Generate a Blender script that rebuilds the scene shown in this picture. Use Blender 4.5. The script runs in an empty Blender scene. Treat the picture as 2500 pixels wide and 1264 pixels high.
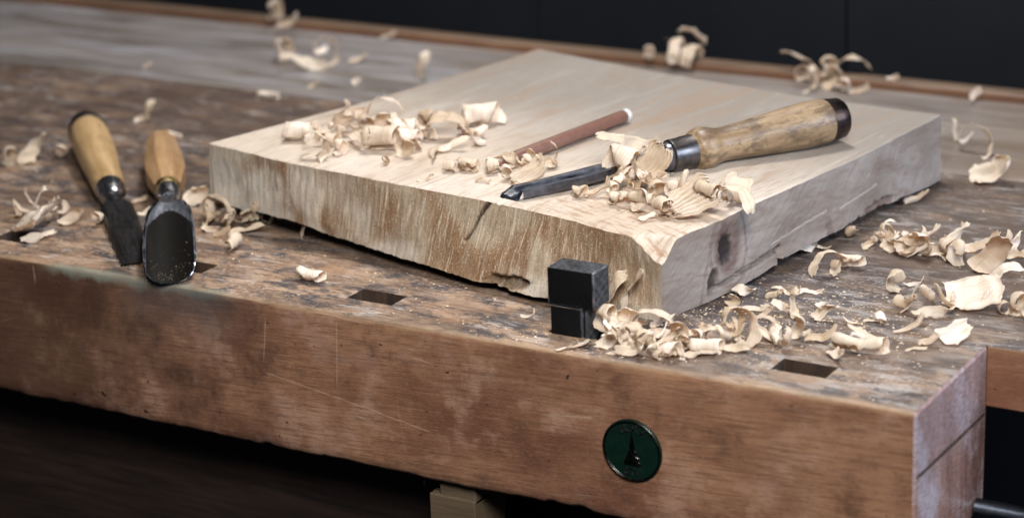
import bpy, bmesh, math, random
from mathutils import Vector, Matrix, noise
D = bpy.data
SC = bpy.context.scene
COL = SC.collection
MM = 0.001
rad = math.radians

# ---------------------------------------------------------------- camera
cam = D.cameras.new('camera')
cam.sensor_width = 36.0
cam.lens = 83.36
cam.clip_start = 0.05
cam.clip_end = 60
cam.dof.use_dof = True
cam.dof.focus_distance = 1.135
cam.dof.aperture_fstop = 7.2
co = D.objects.new('camera', cam)
COL.objects.link(co)
YAW, PITCH, ROLL = 0.54055, 0.32352, -0.03777
fwd = Vector((-math.sin(YAW) * math.cos(PITCH), math.cos(YAW) * math.cos(PITCH), -math.sin(PITCH)))
rgt = Vector((math.cos(YAW), math.sin(YAW), 0))
upv = rgt.cross(fwd)
r2 = math.cos(ROLL) * rgt + math.sin(ROLL) * upv
u2 = -math.sin(ROLL) * rgt + math.cos(ROLL) * upv
m = Matrix.Identity(4)
for i in range(3):
    m[i][0], m[i][1], m[i][2] = r2[i], u2[i], -fwd[i]
CAMLOC = Vector((328.39, -870.02, 381.30)) * MM
m.translation = CAMLOC
co.matrix_world = m
SC.camera = co

# ---------------------------------------------------------------- world and lamps
SC.render.engine = 'CYCLES'
SC.view_settings.view_transform = 'Standard'
SC.view_settings.look = 'None'
SC.view_settings.exposure = 0.0
SC.view_settings.gamma = 1.0
SC.cycles.use_denoising = True
SC.cycles.max_bounces = 8
wd = D.worlds.new('World')
SC.world = wd
wd.use_nodes = True
bg = wd.node_tree.nodes['Background']
bg.inputs[0].default_value = (0.62, 0.72, 0.95, 1)
bg.inputs[1].default_value = 0.035


def area(name, loc, target, size, power, col, size_y=None):
    l = D.lights.new(name, 'AREA')
    l.energy = power
    l.color = col
    l.size = size
    if size_y:
        l.shape = 'RECTANGLE'
        l.size_y = size_y
    o = D.objects.new(name, l)
    COL.objects.link(o)
    o.location = loc
    d = Vector(target) - Vector(loc)
    o.rotation_euler = d.to_track_quat('-Z', 'Y').to_euler()
    return o


area('overhead_lamp', (-0.36, 0.46, 1.0), (-0.24, 0.10, 0), 0.22, 11.0, (1.0, 0.97, 0.94))
area('window_light', (1.10, 0.30, 0.55), (-0.1, 0.1, 0), 0.5, 16.0, (0.66, 0.78, 1.0))
rl = area('front_fill', (0.36, -0.74, 0.86), (-0.24, 0.0, -0.02), 0.42, 3.2, (1.0, 0.965, 0.925))
rl.data.spread = rad(64)  # added front fill, beam narrowed to leave the apron's left end darker


# ---------------------------------------------------------------- node helper
class NT:
    def __init__(s, name, rough=0.6, spec=0.35):
        s.mat = D.materials.new(name)
        s.mat.use_nodes = True
        s.t = s.mat.node_tree
        s.p = s.t.nodes['Principled BSDF']
        s.out = s.t.nodes['Material Output']
        s.p.inputs['Roughness'].default_value = rough
        s.p.inputs['Specular IOR Level'].default_value = spec
        s.tc = s.t.nodes.new('ShaderNodeTexCoord')
        s.obj = s.tc.outputs['Object']

    def n(s, ty):
        return s.t.nodes.new(ty)

    def l(s, a, b):
        s.t.links.new(a, b)

    def setv(s, sock, v):
        if hasattr(v, 'is_output'):
            s.l(v, sock)
        elif isinstance(v, (tuple, list)) and len(v) == 3 and sock.type == 'RGBA':
            sock.default_value = (*v, 1)
        else:
            sock.default_value = v

    def map(s, vec, scale=(1, 1, 1), loc=(0, 0, 0), rot=(0, 0, 0)):
        m = s.n('ShaderNodeMapping')
        s.l(vec, m.inputs[0])
        m.inputs['Location'].default_value = loc
        m.inputs['Rotation'].default_value = rot
        m.inputs['Scale'].default_value = scale
        return m.outputs[0]

    def noise(s, vec, scale=1.0, detail=4, rough=0.55, dist=0.0, sc=None, loc=(0, 0, 0), rot=(0, 0, 0)):
        if sc:
            if any(rot):
                vec = s.map(vec, (1, 1, 1), (0, 0, 0), rot)
            vec = s.map(vec, sc, loc)
        n = s.n('ShaderNodeTexNoise')
        s.l(vec, n.inputs['Vector'])
        n.inputs['Scale'].default_value = scale
        n.inputs['Detail'].default_value = detail
        n.inputs['Roughness'].default_value = rough
        n.inputs['Distortion'].default_value = dist
        return n.outputs['Fac']

    def vor(s, vec, scale=1.0, sc=None, feature='F1'):
        if sc:
            vec = s.map(vec, sc)
        n = s.n('ShaderNodeTexVoronoi')
        n.feature = feature
        s.l(vec, n.inputs['Vector'])
        n.inputs['Scale'].default_value = scale
        return n.outputs['Distance']

    def ramp(s, fac, stops):
        r = s.n('ShaderNodeValToRGB')
        s.l(fac, r.inputs[0])
        e = r.color_ramp.elements
        while len(e) < len(stops):
            e.new(0.5)
        for el, (p, c) in zip(e, stops):
            el.position = p
            el.color = (c, c, c, 1) if isinstance(c, (int, float)) else (*c, 1)
        return r.outputs[0]

    def mix(s, fac, a, b, mode='MIX'):
        x = s.n('ShaderNodeMix')
        x.data_type = 'RGBA'
        x.blend_type = mode
        s.setv(x.inputs[0], fac)
        s.setv(x.inputs[6], a)
        s.setv(x.inputs[7], b)
        return x.outputs[2]

    def math(s, op, a, b=None, c=None, clamp=False):
        x = s.n('ShaderNodeMath')
        x.operation = op
        x.use_clamp = clamp
        s.setv(x.inputs[0], a)
        if b is not None:
            s.setv(x.inputs[1], b)
        if c is not None:
            s.setv(x.inputs[2], c)
        return x.outputs[0]

    def mul(s, a, b):
        return s.math('MULTIPLY', a, b)

    def sep(s, vec):
        x = s.n('ShaderNodeSeparateXYZ')
        s.l(vec, x.inputs[0])
        return x.outputs

    def rng(s, v, a, b, lo=0.0, hi=1.0):
        x = s.n('ShaderNodeMapRange')
        x.interpolation_type = 'SMOOTHSTEP'
        s.setv(x.inputs[0], v)
        x.inputs[1].default_value, x.inputs[2].default_value = a, b
        x.inputs[3].default_value, x.inputs[4].default_value = lo, hi
        return x.outputs[0]

    def attr(s, name):
        a = s.n('ShaderNodeAttribute')
        a.attribute_name = name
        return a

    def bump(s, h, strength=0.3, dist=0.001):
        b = s.n('ShaderNodeBump')
        b.inputs['Strength'].default_value = strength
        b.inputs['Distance'].default_value = dist
        s.l(h, b.inputs['Height'])
        s.l(b.outputs[0], s.p.inputs['Normal'])

    def base(s, c):
        s.setv(s.p.inputs['Base Color'], c)

    def rough(s, v):
        s.setv(s.p.inputs['Roughness'], v)


# ---------------------------------------------------------------- materials
def mat_bench_top():
    t = NT('worn_bench_top', 0.5, 0.4)
    o = t.obj
    wv = t.noise(o, sc=(5, 14, 14), detail=3)
    big = t.noise(o, sc=(14, 22, 10), detail=7, rough=0.66)
    grain = t.noise(o, sc=(34, 420, 330), detail=6, rough=0.72, dist=0.4)
    fine = t.noise(o, sc=(260, 1100, 900), detail=4, rough=0.75)
    c = t.mix(t.ramp(big, [(0.38, 0), (0.60, 1)]), (0.120, 0.069, 0.044), (0.34, 0.215, 0.133))
    c = t.mix(t.ramp(grain, [(0.40, 0.75), (0.52, 0)]), c, (0.070, 0.043, 0.034))
    c = t.mix(t.ramp(grain, [(0.55, 0), (0.66, 0.5)]), c, (0.46, 0.32, 0.215))
    c = t.mix(t.ramp(fine, [(0.54, 0), (0.68, 0.7)]), c, (0.50, 0.38, 0.275))
    c = t.mix(t.ramp(fine, [(0.34, 0.7), (0.44, 0)]), c, (0.045, 0.032, 0.030))
    gm = t.noise(o, sc=(26, 60, 40), loc=(1, 2, 8), detail=8, rough=0.74)
    c = t.mix(t.ramp(gm, [(0.50, 0), (0.60, 0.7)]), c, (0.46, 0.32, 0.215))
    # orange bare patches
    ob = t.noise(o, sc=(22, 44, 40), loc=(3, 1, 0), detail=7, rough=0.7)
    c = t.mix(t.ramp(ob, [(0.55, 0), (0.66, 0.6)]), c, (0.40, 0.235, 0.13))
    # blue-black grime
    x, y, z = t.sep(o)[0:3]
    gr = t.noise(o, sc=(26, 52, 30), loc=(7, 2, 0), detail=9, rough=0.76, dist=0.2)
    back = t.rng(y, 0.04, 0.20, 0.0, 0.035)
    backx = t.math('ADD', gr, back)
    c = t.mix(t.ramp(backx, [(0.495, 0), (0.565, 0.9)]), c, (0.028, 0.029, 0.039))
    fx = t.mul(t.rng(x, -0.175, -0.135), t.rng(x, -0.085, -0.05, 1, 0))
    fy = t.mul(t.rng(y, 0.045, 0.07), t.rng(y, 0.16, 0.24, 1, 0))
    c = t.mix(t.mul(t.mul(fx, fy), t.ramp(gr, [(0.38, 0.25), (0.52, 0.9)])), c, (0.026, 0.029, 0.042))  # dark zone beside the board: its shadow painted in, with graphite dust
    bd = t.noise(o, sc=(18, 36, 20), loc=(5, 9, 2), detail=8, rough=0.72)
    c = t.mix(t.mul(t.rng(y, 0.10, 0.25), t.ramp(bd, [(0.40, 0.25), (0.60, 0.9)])), c, (0.100, 0.065, 0.047))  # brown dirt tone, also darkening the back against the overhead lamp
    # pale lavender scuffs and dust
    sc = t.noise(o, sc=(34, 130, 60), loc=(1, 5, 0), detail=9, rough=0.78, dist=0.3)
    right = t.rng(x, -0.17, -0.02, 0.0, 0.045)
    scx = t.math('ADD', sc, right)
    c = t.mix(t.ramp(scx, [(0.545, 0), (0.62, 0.85)]), c, (0.42, 0.38, 0.355))
    # the right end and the tray side are worn greyer
    c = t.mix(t.mul(t.rng(x, -0.22, -0.03), t.ramp(wv, [(0.35, 0.1), (0.65, 0.6)])), c, (0.135, 0.115, 0.10))
    # white crumbs of dust
    du = t.noise(o, sc=(420, 520, 400), detail=2, rough=0.5)
    dm = t.noise(o, sc=(10, 24, 20), loc=(2, 8, 0), detail=4, rough=0.6)
    dust = t.mul(t.ramp(du, [(0.57, 0), (0.63, 1)]), t.ramp(dm, [(0.45, 0.1), (0.62, 1)]))
    c = t.mix(t.mul(dust, 0.6), c, (0.52, 0.46, 0.40))
    # knife lines
    kn = t.noise(o, sc=(60, 900, 60), rot=(0, 0, 0.7), detail=2)
    c = t.mix(t.ramp(kn, [(0.70, 0), (0.76, 0.55)]), c, (0.42, 0.36, 0.30))
    # worn pale front arris and the old green paint on it
    ed = t.noise(o, sc=(30, 30, 30), loc=(4, 4, 4), detail=4)
    yy = t.math('ADD', y, t.mul(t.math('SUBTRACT', ed, 0.5), 0.010))
    c = t.mix(t.rng(yy, 0.0050, 0.0, 0, 0.8), c, (0.36, 0.24, 0.145))
    gx = t.mul(t.rng(x, -0.475, -0.462), t.rng(x, -0.372, -0.352, 1, 0))
    gy = t.rng(t.math('ADD', y, t.mul(t.math('SUBTRACT', t.noise(o, sc=(60, 60, 60), detail=5), 0.5), 0.016)), 0.0055, 0.001)
    c = t.mix(t.mul(t.mul(gx, gy), 0.6), c, (0.26, 0.31, 0.26))
    st = t.noise(o, sc=(9, 15, 12), loc=(8, 3, 1), detail=5, rough=0.6)
    c = t.mix(t.ramp(st, [(0.44, 0.55), (0.56, 0)]), c, (0.066, 0.043, 0.032))
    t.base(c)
    t.rough(t.ramp(t.math('ADD', t.mul(gr, 0.5), t.mul(sc, 0.5)), [(0.35, 0.38), (0.65, 0.62)]))
    h = t.math('ADD', t.mul(grain, 0.6), t.math('ADD', t.mul(fine, 0.3), t.mul(gr, 0.8)))
    t.bump(h, 0.55, 0.0012)
    return t.mat


def mat_tray():
    t = NT('back_plank_wood', 0.38, 0.55)
    o = t.obj
    big = t.noise(o, sc=(5, 22, 10), detail=5, rough=0.6)
    grain = t.noise(o, sc=(10, 260, 260), detail=4, rough=0.6)
    c = t.mix(t.ramp(big, [(0.36, 0), (0.62, 1)]), (0.15, 0.125, 0.105), (0.29, 0.255, 0.225))
    c = t.mix(t.ramp(grain, [(0.4, 0.5), (0.6, 0)]), c, (0.09, 0.065, 0.05))
    sc = t.noise(o, sc=(9, 60, 60), loc=(2, 5, 0), detail=6, rough=0.65, dist=0.5)
    x, y, z = t.sep(o)[0:3]
    c = t.mix(t.mul(t.rng(x, -0.25, -0.62, 0.25, 1), t.ramp(sc, [(0.42, 0), (0.66, 0.8)])), c, (0.36, 0.355, 0.38))
    dk = t.noise(o, sc=(8, 36, 30), loc=(6, 6, 0), detail=6, rough=0.65, dist=0.8)
    c = t.mix(t.ramp(dk, [(0.58, 0), (0.72, 0.75)]), c, (0.06, 0.05, 0.045))
    c = t.mix(t.rng(x, -0.2, 0.02, 0, 0.6), c, (0.24, 0.155, 0.085))
    t.base(c)
    t.bump(t.math('ADD', grain, t.mul(sc, 0.6)), 0.35, 0.0008)
    return t.mat


def mat_apron(name='varnished_front', red=0.0):
    t = NT(name, 0.42, 0.5)
    o = t.obj
    x, y, z = t.sep(o)[0:3]
    big = t.noise(o, sc=(9, 10, 16), detail=6, rough=0.62, dist=0.3)
    cloud = t.noise(o, sc=(24, 18, 24), loc=(9, 3, 2), detail=7, rough=0.68)
    grain = t.noise(o, sc=(45, 600, 700), detail=6, rough=0.72, dist=0.5, rot=(0, 0.05, 0))
    pores = t.noise(o, sc=(300, 1200, 2600), detail=3, rough=0.7)
    c = t.mix(t.ramp(big, [(0.38, 0), (0.62, 1)]), (0.155, 0.068, 0.040), (0.335, 0.178, 0.106))
    c = t.mix(t.ramp(cloud, [(0.52, 0), (0.63, 0.65)]), c, (0.43, 0.265, 0.19))
    c = t.mix(t.ramp(cloud, [(0.36, 0.75), (0.46, 0)]), c, (0.09, 0.044, 0.029))
    c = t.mix(t.ramp(grain, [(0.40, 0.6), (0.52, 0)]), c, (0.13, 0.062, 0.038))
    c = t.mix(t.ramp(grain, [(0.56, 0), (0.68, 0.5)]), c, (0.36, 0.215, 0.135))
    c = t.mix(t.ramp(pores, [(0.58, 0), (0.68, 0.65)]), c, (0.38, 0.235, 0.155))
    c = t.mix(t.ramp(pores, [(0.32, 0.7), (0.42, 0)]), c, (0.055, 0.026, 0.018))
    # left end darkened: light falloff painted in, along with old dark varnish
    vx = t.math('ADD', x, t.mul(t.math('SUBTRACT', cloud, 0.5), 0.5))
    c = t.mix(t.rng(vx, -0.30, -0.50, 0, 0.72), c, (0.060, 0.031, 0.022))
    # dark dents
    dn = t.noise(o, sc=(170, 170, 230), detail=2, loc=(1, 1, 1))
    dm = t.noise(o, sc=(16, 16, 18), detail=3, loc=(5, 1, 8))
    dents = t.mul(t.ramp(dn, [(0.68, 0), (0.72, 1)]), t.ramp(dm, [(0.45, 0), (0.55, 1)]))
    c = t.mix(t.mul(dents, 0.85), c, (0.022, 0.013, 0.011))
    # fine pale scratches
    for k, (rot, th) in enumerate(((0.38, 0.735), (-1.45, 0.75), (0.12, 0.745))):
        s1 = t.noise(o, sc=(18, 40, 1300), rot=(0, rot, 0), loc=(k * 3.1, 0, k), detail=1)
        m1 = t.noise(o, sc=(14, 14, 14), loc=(k * 7, 2, 2), detail=2)
        c = t.mix(t.mul(t.ramp(s1, [(th, 0), (th + 0.03, 0.75)]), t.ramp(m1, [(0.48, 0), (0.58, 1)])), c, (0.42, 0.28, 0.19))
    # single long scratches and a few knife nicks
    for (xa, za), (xb, zb), w_, k_ in (((-0.3394, -0.0371), (-0.2403, -0.0522), 0.00024, 0.55), ((-0.2930, -0.0022), (-0.2948, -0.0404), 0.00022, 0.55), ((-0.3349, -0.0075), (-0.3379, -0.0336), 0.00022, 0.55),
                                    ((-0.4822, -0.0006), (-0.4818, -0.0140), 0.0003, 0.6), ((-0.3241, -0.0006), (-0.2743, -0.0024), 0.0003, 0.6), ((-0.2520, -0.0154), (-0.2380, -0.0173), 0.0003, 0.5),
                                    ((-0.1794, -0.0318), (-0.1516, -0.0293), 0.0004, 0.5), ((-0.2870, -0.0507), (-0.2764, -0.0531), 0.0003, 0.6)):
        ux, uz = xb - xa, zb - za
        ln_ = math.hypot(ux, uz)
        ux, uz = ux / ln_, uz / ln_
        px_, pz_ = t.math('SUBTRACT', x, xa), t.math('SUBTRACT', z, za)
        al = t.math('ADD', t.mul(px_, ux), t.mul(pz_, uz))
        ac = t.math('ABSOLUTE', t.math('ADD', t.math('SUBTRACT', t.mul(px_, uz), t.mul(pz_, ux)), t.mul(t.math('SUBTRACT', cloud, 0.5), 0.003)))
        m_ = t.mul(t.rng(ac, w_ * 0.5, w_ * 2.2, 1, 0), t.mul(t.rng(al, 0.0, 0.004), t.rng(al, ln_ - 0.006, ln_, 1, 0)))
        c = t.mix(t.mul(t.mul(m_, k_), t.ramp(grain, [(0.35, 0.4), (0.6, 1)])), c, (0.50, 0.36, 0.26))
    # dry milky bloom
    bl = t.noise(o, sc=(26, 26, 34), loc=(3, 7, 3), detail=6, rough=0.68)
    c = t.mix(t.ramp(bl, [(0.57, 0), (0.74, 0.4)]), c, (0.36, 0.24, 0.21))
    # worn arris
    ed = t.noise(o, sc=(34, 30, 30), loc=(4, 4, 4), detail=5)
    zz = t.math('ADD', z, t.mul(t.math('SUBTRACT', ed, 0.5), 0.012))
    c = t.mix(t.rng(zz, -0.0035, 0.001, 0, 0.8), c, (0.36, 0.23, 0.135))
    gx = t.mul(t.rng(x, -0.482, -0.462), t.rng(x, -0.375, -0.35, 1, 0))
    gz = t.rng(t.math('ADD', z, t.mul(t.math('SUBTRACT', t.noise(o, sc=(60, 60, 60), detail=5), 0.5), 0.018)), -0.0065, -0.002)
    c = t.mix(t.mul(t.mul(gx, gz), 0.6), c, (0.25, 0.30, 0.25))
    # a grey rubbed stain under the big gouge
    sx = t.mul(t.rng(x, -0.44, -0.405), t.rng(x, -0.375, -0.33, 1, 0))
    sz = t.rng(z, -0.038, -0.004)
    c = t.mix(t.mul(t.mul(sx, sz), t.ramp(bl, [(0.3, 0.3), (0.6, 0.75)])), c, (0.075, 0.068, 0.072))
    if red:
        c = t.mix(red, c, (0.30, 0.125, 0.072))
    t.base(c)
    t.rough(t.ramp(bl, [(0.35, 0.30), (0.7, 0.55)]))
    t.bump(t.math('ADD', t.mul(grain, 0.6), t.math('SUBTRACT', t.mul(cloud, 0.5), dents)), 0.4, 0.0006)
    return t.mat


def mat_end():
    t = NT('bench_end_grain', 0.33, 0.6)
    o = t.obj
    st = t.noise(o, sc=(200, 70, 9), detail=5, rough=0.65, dist=0.5)
    bl = t.noise(o, sc=(30, 34, 26), detail=6, rough=0.65)
    c = t.mix(t.ramp(st, [(0.35, 0), (0.65, 1)]), (0.19, 0.095, 0.075), (0.36, 0.22, 0.18))
    c = t.mix(t.ramp(bl, [(0.48, 0), (0.62, 0.8)]), c, (0.46, 0.40, 0.43))
    z = t.sep(o)[2]
    c = t.mix(t.rng(z, -0.045, -0.02, 0.0, 0.35), c, (0.36, 0.31, 0.34))  # upper part paler: cool sheen painted into the colour
    fi = t.noise(o, sc=(300, 220, 900), detail=2)
    c = t.mix(t.ramp(fi, [(0.4, 0.4), (0.6, 0)]), c, (0.09, 0.05, 0.04))
    t.base(c)
    t.bump(t.math('ADD', st, fi), 0.4, 0.0006)
    return t.mat


def mat_plain_wood(name, c0, c1, sc, rough=0.6, bump=0.3, spec=0.35):
    t = NT(name, rough, spec)
    a = t.noise(t.obj, sc=sc, detail=5, rough=0.62, dist=0.4)
    b = t.noise(t.obj, sc=tuple(v * 0.12 + 8 for v in sc), detail=4)
    c = t.mix(t.ramp(a, [(0.32, 0), (0.68, 1)]), c0, c1)
    c = t.mix(t.ramp(b, [(0.40, 0.45), (0.60, 0)]), c, tuple(v * 0.6 for v in c0))
    t.base(c)
    t.bump(a, bump, 0.0006)
    return t.mat


def mat_board(face):
    t = NT('board_' + face, 0.62, 0.3)
    o = t.obj
    at = t.attr('stain')
    rgb = t.n('ShaderNodeSeparateColor')
    t.l(at.outputs['Color'], rgb.inputs[0])
    aR, aG, aB = rgb.outputs[0], rgb.outputs[1], rgb.outputs[2]
    if face == 'top':
        g1 = t.noise(o, sc=(75, 9, 30), detail=6, rough=0.66, dist=1.4)
        g2 = t.noise(o, sc=(620, 60, 100), detail=6, rough=0.74)
        bl = t.noise(o, sc=(18, 9, 10), detail=5, rough=0.6)
        c = t.mix(t.ramp(bl, [(0.35, 0), (0.65, 1)]), (0.51, 0.415, 0.325), (0.61, 0.53, 0.45))
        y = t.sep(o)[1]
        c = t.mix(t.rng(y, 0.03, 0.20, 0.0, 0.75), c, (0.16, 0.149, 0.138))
        c = t.mix(t.ramp(g1, [(0.36, 0.6), (0.49, 0)]), c, (0.30, 0.205, 0.14))
        c = t.mix(t.ramp(g1, [(0.55, 0), (0.70, 0.45)]), c, (0.50, 0.45, 0.385))
        c = t.mix(t.ramp(g2, [(0.36, 0.5), (0.48, 0)]), c, (0.23, 0.165, 0.115))
        # torn darker orange grain near the front corner
        tr = t.noise(o, sc=(70, 330, 100), rot=(0, 0, 0.25), detail=7, rough=0.75)
        c = t.mix(t.mul(aG, t.ramp(tr, [(0.50, 0), (0.60, 0.75)])), c, (0.29, 0.155, 0.08))
        mk = t.noise(o, sc=(900, 60, 60), rot=(0, 0, 0.5), detail=2, loc=(3, 3, 3))
        c = t.mix(t.ramp(mk, [(0.66, 0), (0.74, 0.4)]), c, (0.30, 0.22, 0.16))
        t.bump(t.math('ADD', g1, t.mul(g2, 0.5)), 0.35, 0.0008)
    elif face == 'front':
        g1 = t.noise(o, sc=(620, 60, 60), detail=6, rough=0.72, dist=0.5)
        g2 = t.noise(o, sc=(1300, 300, 170), detail=3, rough=0.7)
        g3 = t.noise(o, sc=(95, 40, 24), detail=7, rough=0.7, dist=0.7)
        sp = t.noise(o, sc=(1500, 900, 1100), detail=2, rough=0.7)
        bl = t.noise(o, sc=(34, 20, 22), detail=5, rough=0.62)
        c = t.mix(t.ramp(bl, [(0.35, 0), (0.62, 1)]), (0.29, 0.20, 0.125), (0.43, 0.345, 0.25))
        c = t.mix(aR, c, (0.66, 0.615, 0.55))
        c = t.mix(t.mul(aG, t.ramp(g3, [(0.38, 0.25), (0.56, 0.95)])), c, (0.22, 0.118, 0.054))
        c = t.mix(t.ramp(g3, [(0.30, 0.45), (0.42, 0)]), c, (0.25, 0.175, 0.115))
        c = t.mix(t.ramp(g1, [(0.36, 0.5), (0.48, 0)]), c, (0.21, 0.145, 0.095))
        c = t.mix(t.ramp(g1, [(0.54, 0), (0.66, 0.7)]), c, (0.66, 0.58, 0.46))
        c = t.mix(t.ramp(sp, [(0.57, 0), (0.68, 0.5)]), c, (0.72, 0.65, 0.55))
        c = t.mix(t.ramp(sp, [(0.32, 0.55), (0.40, 0)]), c, (0.13, 0.08, 0.045))
        c = t.mix(aB, c, (0.030, 0.019, 0.012))
        t.bump(t.math('ADD', g1, t.math('ADD', t.mul(g2, 0.6), t.mul(sp, 0.6))), 0.6, 0.0011)
    else:
        g1 = t.noise(o, sc=(40, 26, 130), detail=7, rough=0.7, dist=1.4, rot=(0.10, 0, 0))
        sw = t.noise(o, sc=(60, 40, 700), rot=(-0.62, 0, 0), detail=5, rough=0.68, dist=0.5)
        bl = t.noise(o, sc=(20, 22, 34), detail=5)
        c = t.mix(t.ramp(bl, [(0.35, 0), (0.65, 1)]), (0.21, 0.172, 0.145), (0.30, 0.265, 0.24))
        c = t.mix(t.ramp(g1, [(0.36, 0.6), (0.52, 0)]), c, (0.17, 0.12, 0.095))
        c = t.mix(t.ramp(sw, [(0.34, 0.45), (0.48, 0)]), c, (0.15, 0.12, 0.10))
        c = t.mix(t.ramp(sw, [(0.60, 0), (0.72, 0.5)]), c, (0.47, 0.45, 0.44))
        c = t.mix(t.mul(aR, t.ramp(g1, [(0.3, 1), (0.7, 0.55)])), c, (0.085, 0.040, 0.030))
        c = t.mix(aG, c, (0.62, 0.56, 0.50))
        c = t.mix(aB, c, (0.022, 0.016, 0.015))
        t.bump(t.math('ADD', g1, t.mul(sw, 0.8)), 0.4, 0.0008)
    t.base(c)
    return t.mat


def mat_shaving():
    t = NT('shaving_wood', 0.55, 0.3)
    uv = t.tc.outputs['UV']
    oi = t.n('ShaderNodeObjectInfo')
    rnd = oi.outputs['Random']
    st = t.noise(t.map(uv, (1, 1, 1)), sc=(900, 26, 1), detail=4, rough=0.6)
    s2 = t.noise(uv, sc=(240, 60, 1), detail=3, loc=(5, 5, 0))
    tone = t.attr('tone')
    c = t.mix(rnd, (0.72, 0.62, 0.47), (0.95, 0.905, 0.82))
    c = t.mix(t.mul(tone.outputs['Fac'], 0.75), c, (0.50, 0.32, 0.155))
    c = t.mix(t.ramp(st, [(0.36, 0.38), (0.50, 0)]), c, (0.52, 0.37, 0.225))
    c = t.mix(t.ramp(s2, [(0.52, 0), (0.68, 0.5)]), c, (0.80, 0.72, 0.58))
    t.base(c)
    t.bump(st, 0.35, 0.0004)
    tl = t.n('ShaderNodeBsdfTranslucent')
    t.l(t.mix(0.8, c, (1.0, 0.70, 0.38), 'MULTIPLY'), tl.inputs[0])
    mx = t.n('ShaderNodeMixShader')
    mx.inputs[0].default_value = 0.36
    t.l(t.p.outputs[0], mx.inputs[1])
    t.l(tl.outputs[0], mx.inputs[2])
    t.l(mx.outputs[0], t.out.inputs[0])
    return t.mat


def mat_metal(name, col, rough, var=0.25, rust=0.0, metallic=1.0):
    t = NT(name, rough, 0.5)
    t.p.inputs['Metallic'].default_value = metallic
    a = t.noise(t.obj, scale=160, detail=5, rough=0.65)
    b = t.noise(t.obj, sc=(60, 500, 500), detail=3)
    c = t.mix(t.ramp(a, [(0.35, 0), (0.65, 1)]), tuple(v * (1 - var) for v in col), tuple(min(1, v * (1 + var)) for v in col))
    if rust:
        c = t.mix(t.mul(t.ramp(a, [(0.5, 0), (0.62, 1)]), rust), c, (0.10, 0.055, 0.035))
    t.base(c)
    t.rough(t.ramp(b, [(0.3, max(0.05, rough - 0.1)), (0.7, min(1, rough + 0.15))]))
    t.bump(a, 0.12, 0.0003)
    return t.mat


def mat_handle(name, c0, c1, grime, gc=(0.10, 0.06, 0.035), bs=(32, 60, 60), bt=0.50):
    t = NT(name, 0.42, 0.45)
    o = t.obj
    g = t.noise(o, sc=(22, 260, 260), detail=4, rough=0.6, dist=0.4)
    bl = t.noise(o, sc=bs, detail=7, rough=0.72, dist=0.4)
    sp = t.noise(o, sc=(160, 170, 170), detail=3, rough=0.6)
    fi = t.noise(o, sc=(500, 900, 900), detail=3, rough=0.7)
    c = t.mix(t.ramp(g, [(0.35, 0), (0.65, 1)]), c0, c1)
    c = t.mix(t.mul(t.ramp(bl, [(bt, 0), (bt + 0.14, 0.9)]), grime), c, gc)
    c = t.mix(t.mul(t.ramp(sp, [(0.66, 0), (0.73, 1)]), min(1, grime * 1.3)), c, (0.045, 0.025, 0.015))
    c = t.mix(t.mul(t.ramp(fi, [(0.55, 0), (0.70, 0.6)]), grime), c, tuple(v * 0.5 for v in c0))
    t.base(c)
    t.bump(t.math('ADD', g, t.mul(bl, 0.5)), 0.25, 0.0005)
    return t.mat


M = {}
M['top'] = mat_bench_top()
M['tray'] = mat_tray()
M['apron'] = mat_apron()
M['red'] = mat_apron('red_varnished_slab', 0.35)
M['end'] = mat_end()
M['hole'] = mat_plain_wood('hole_wood', (0.03, 0.021, 0.017), (0.095, 0.06, 0.042), (160, 160, 30))
M['drawer'] = mat_plain_wood('dark_drawer_wood', (0.012, 0.008, 0.007), (0.034, 0.020, 0.015), (20, 200, 240), 0.6)
M['under'] = mat_plain_wood('dark_underside', (0.012, 0.010, 0.010), (0.025, 0.02, 0.018), (40, 90, 90), 0.8)
M['guide'] = mat_plain_wood('grey_beige_block', (0.095, 0.066, 0.040), (0.15, 0.108, 0.068), (40, 300, 420), 0.7)
M['rail'] = mat_plain_wood('rear_rail_wood', (0.125, 0.062, 0.036), (0.205, 0.105, 0.058), (14, 200, 200), 0.45)
M['railtop'] = mat_plain_wood('rear_rail_top', (0.13, 0.088, 0.060), (0.24, 0.16, 0.105), (12, 200, 200), 0.5)
for f in ('top', 'front', 'side'):
    M['b' + f] = mat_board(f)
M['shav'] = mat_shaving()
M['steel'] = mat_metal('worn_steel', (0.42, 0.42, 0.44), 0.28)
M['bright'] = mat_metal('ground_steel', (0.72, 0.74, 0.80), 0.22, 0.1)
M['darksteel'] = mat_metal('dark_steel', (0.13, 0.14, 0.17), 0.34, 0.4)
M['flange'] = mat_metal('grey_blade_steel', (0.30, 0.315, 0.36), 0.38, 0.08, 0, 0.85)
M['ferrule'] = mat_metal('ferrule_steel', (0.13, 0.122, 0.12), 0.38, 0.35, 0.5)
M['hoop'] = mat_metal('brown_iron_hoop', (0.065, 0.05, 0.048), 0.38, 0.4, 0.6)
M['black'] = mat_metal('blackened_steel', (0.012, 0.011, 0.011), 0.42, 0.4, 0, 0.3)
M['brass'] = mat_metal('dull_brass', (0.36, 0.27, 0.12), 0.4)
M['handle_old'] = mat_handle('old_handle_wood', (0.215, 0.14, 0.078), (0.37, 0.265, 0.155), 1.0, (0.105, 0.070, 0.045), (65, 150, 150), 0.455)
M['handle_yellow'] = mat_handle('yellow_handle_wood', (0.36, 0.225, 0.10), (0.52, 0.355, 0.185), 0.6, (0.17, 0.10, 0.05), (60, 110, 110), 0.54)
M['handle_oct'] = mat_handle('octagonal_handle_wood', (0.33, 0.19, 0.09), (0.45, 0.285, 0.15), 0.4, (0.17, 0.09, 0.045), (60, 110, 110), 0.55)
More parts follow.
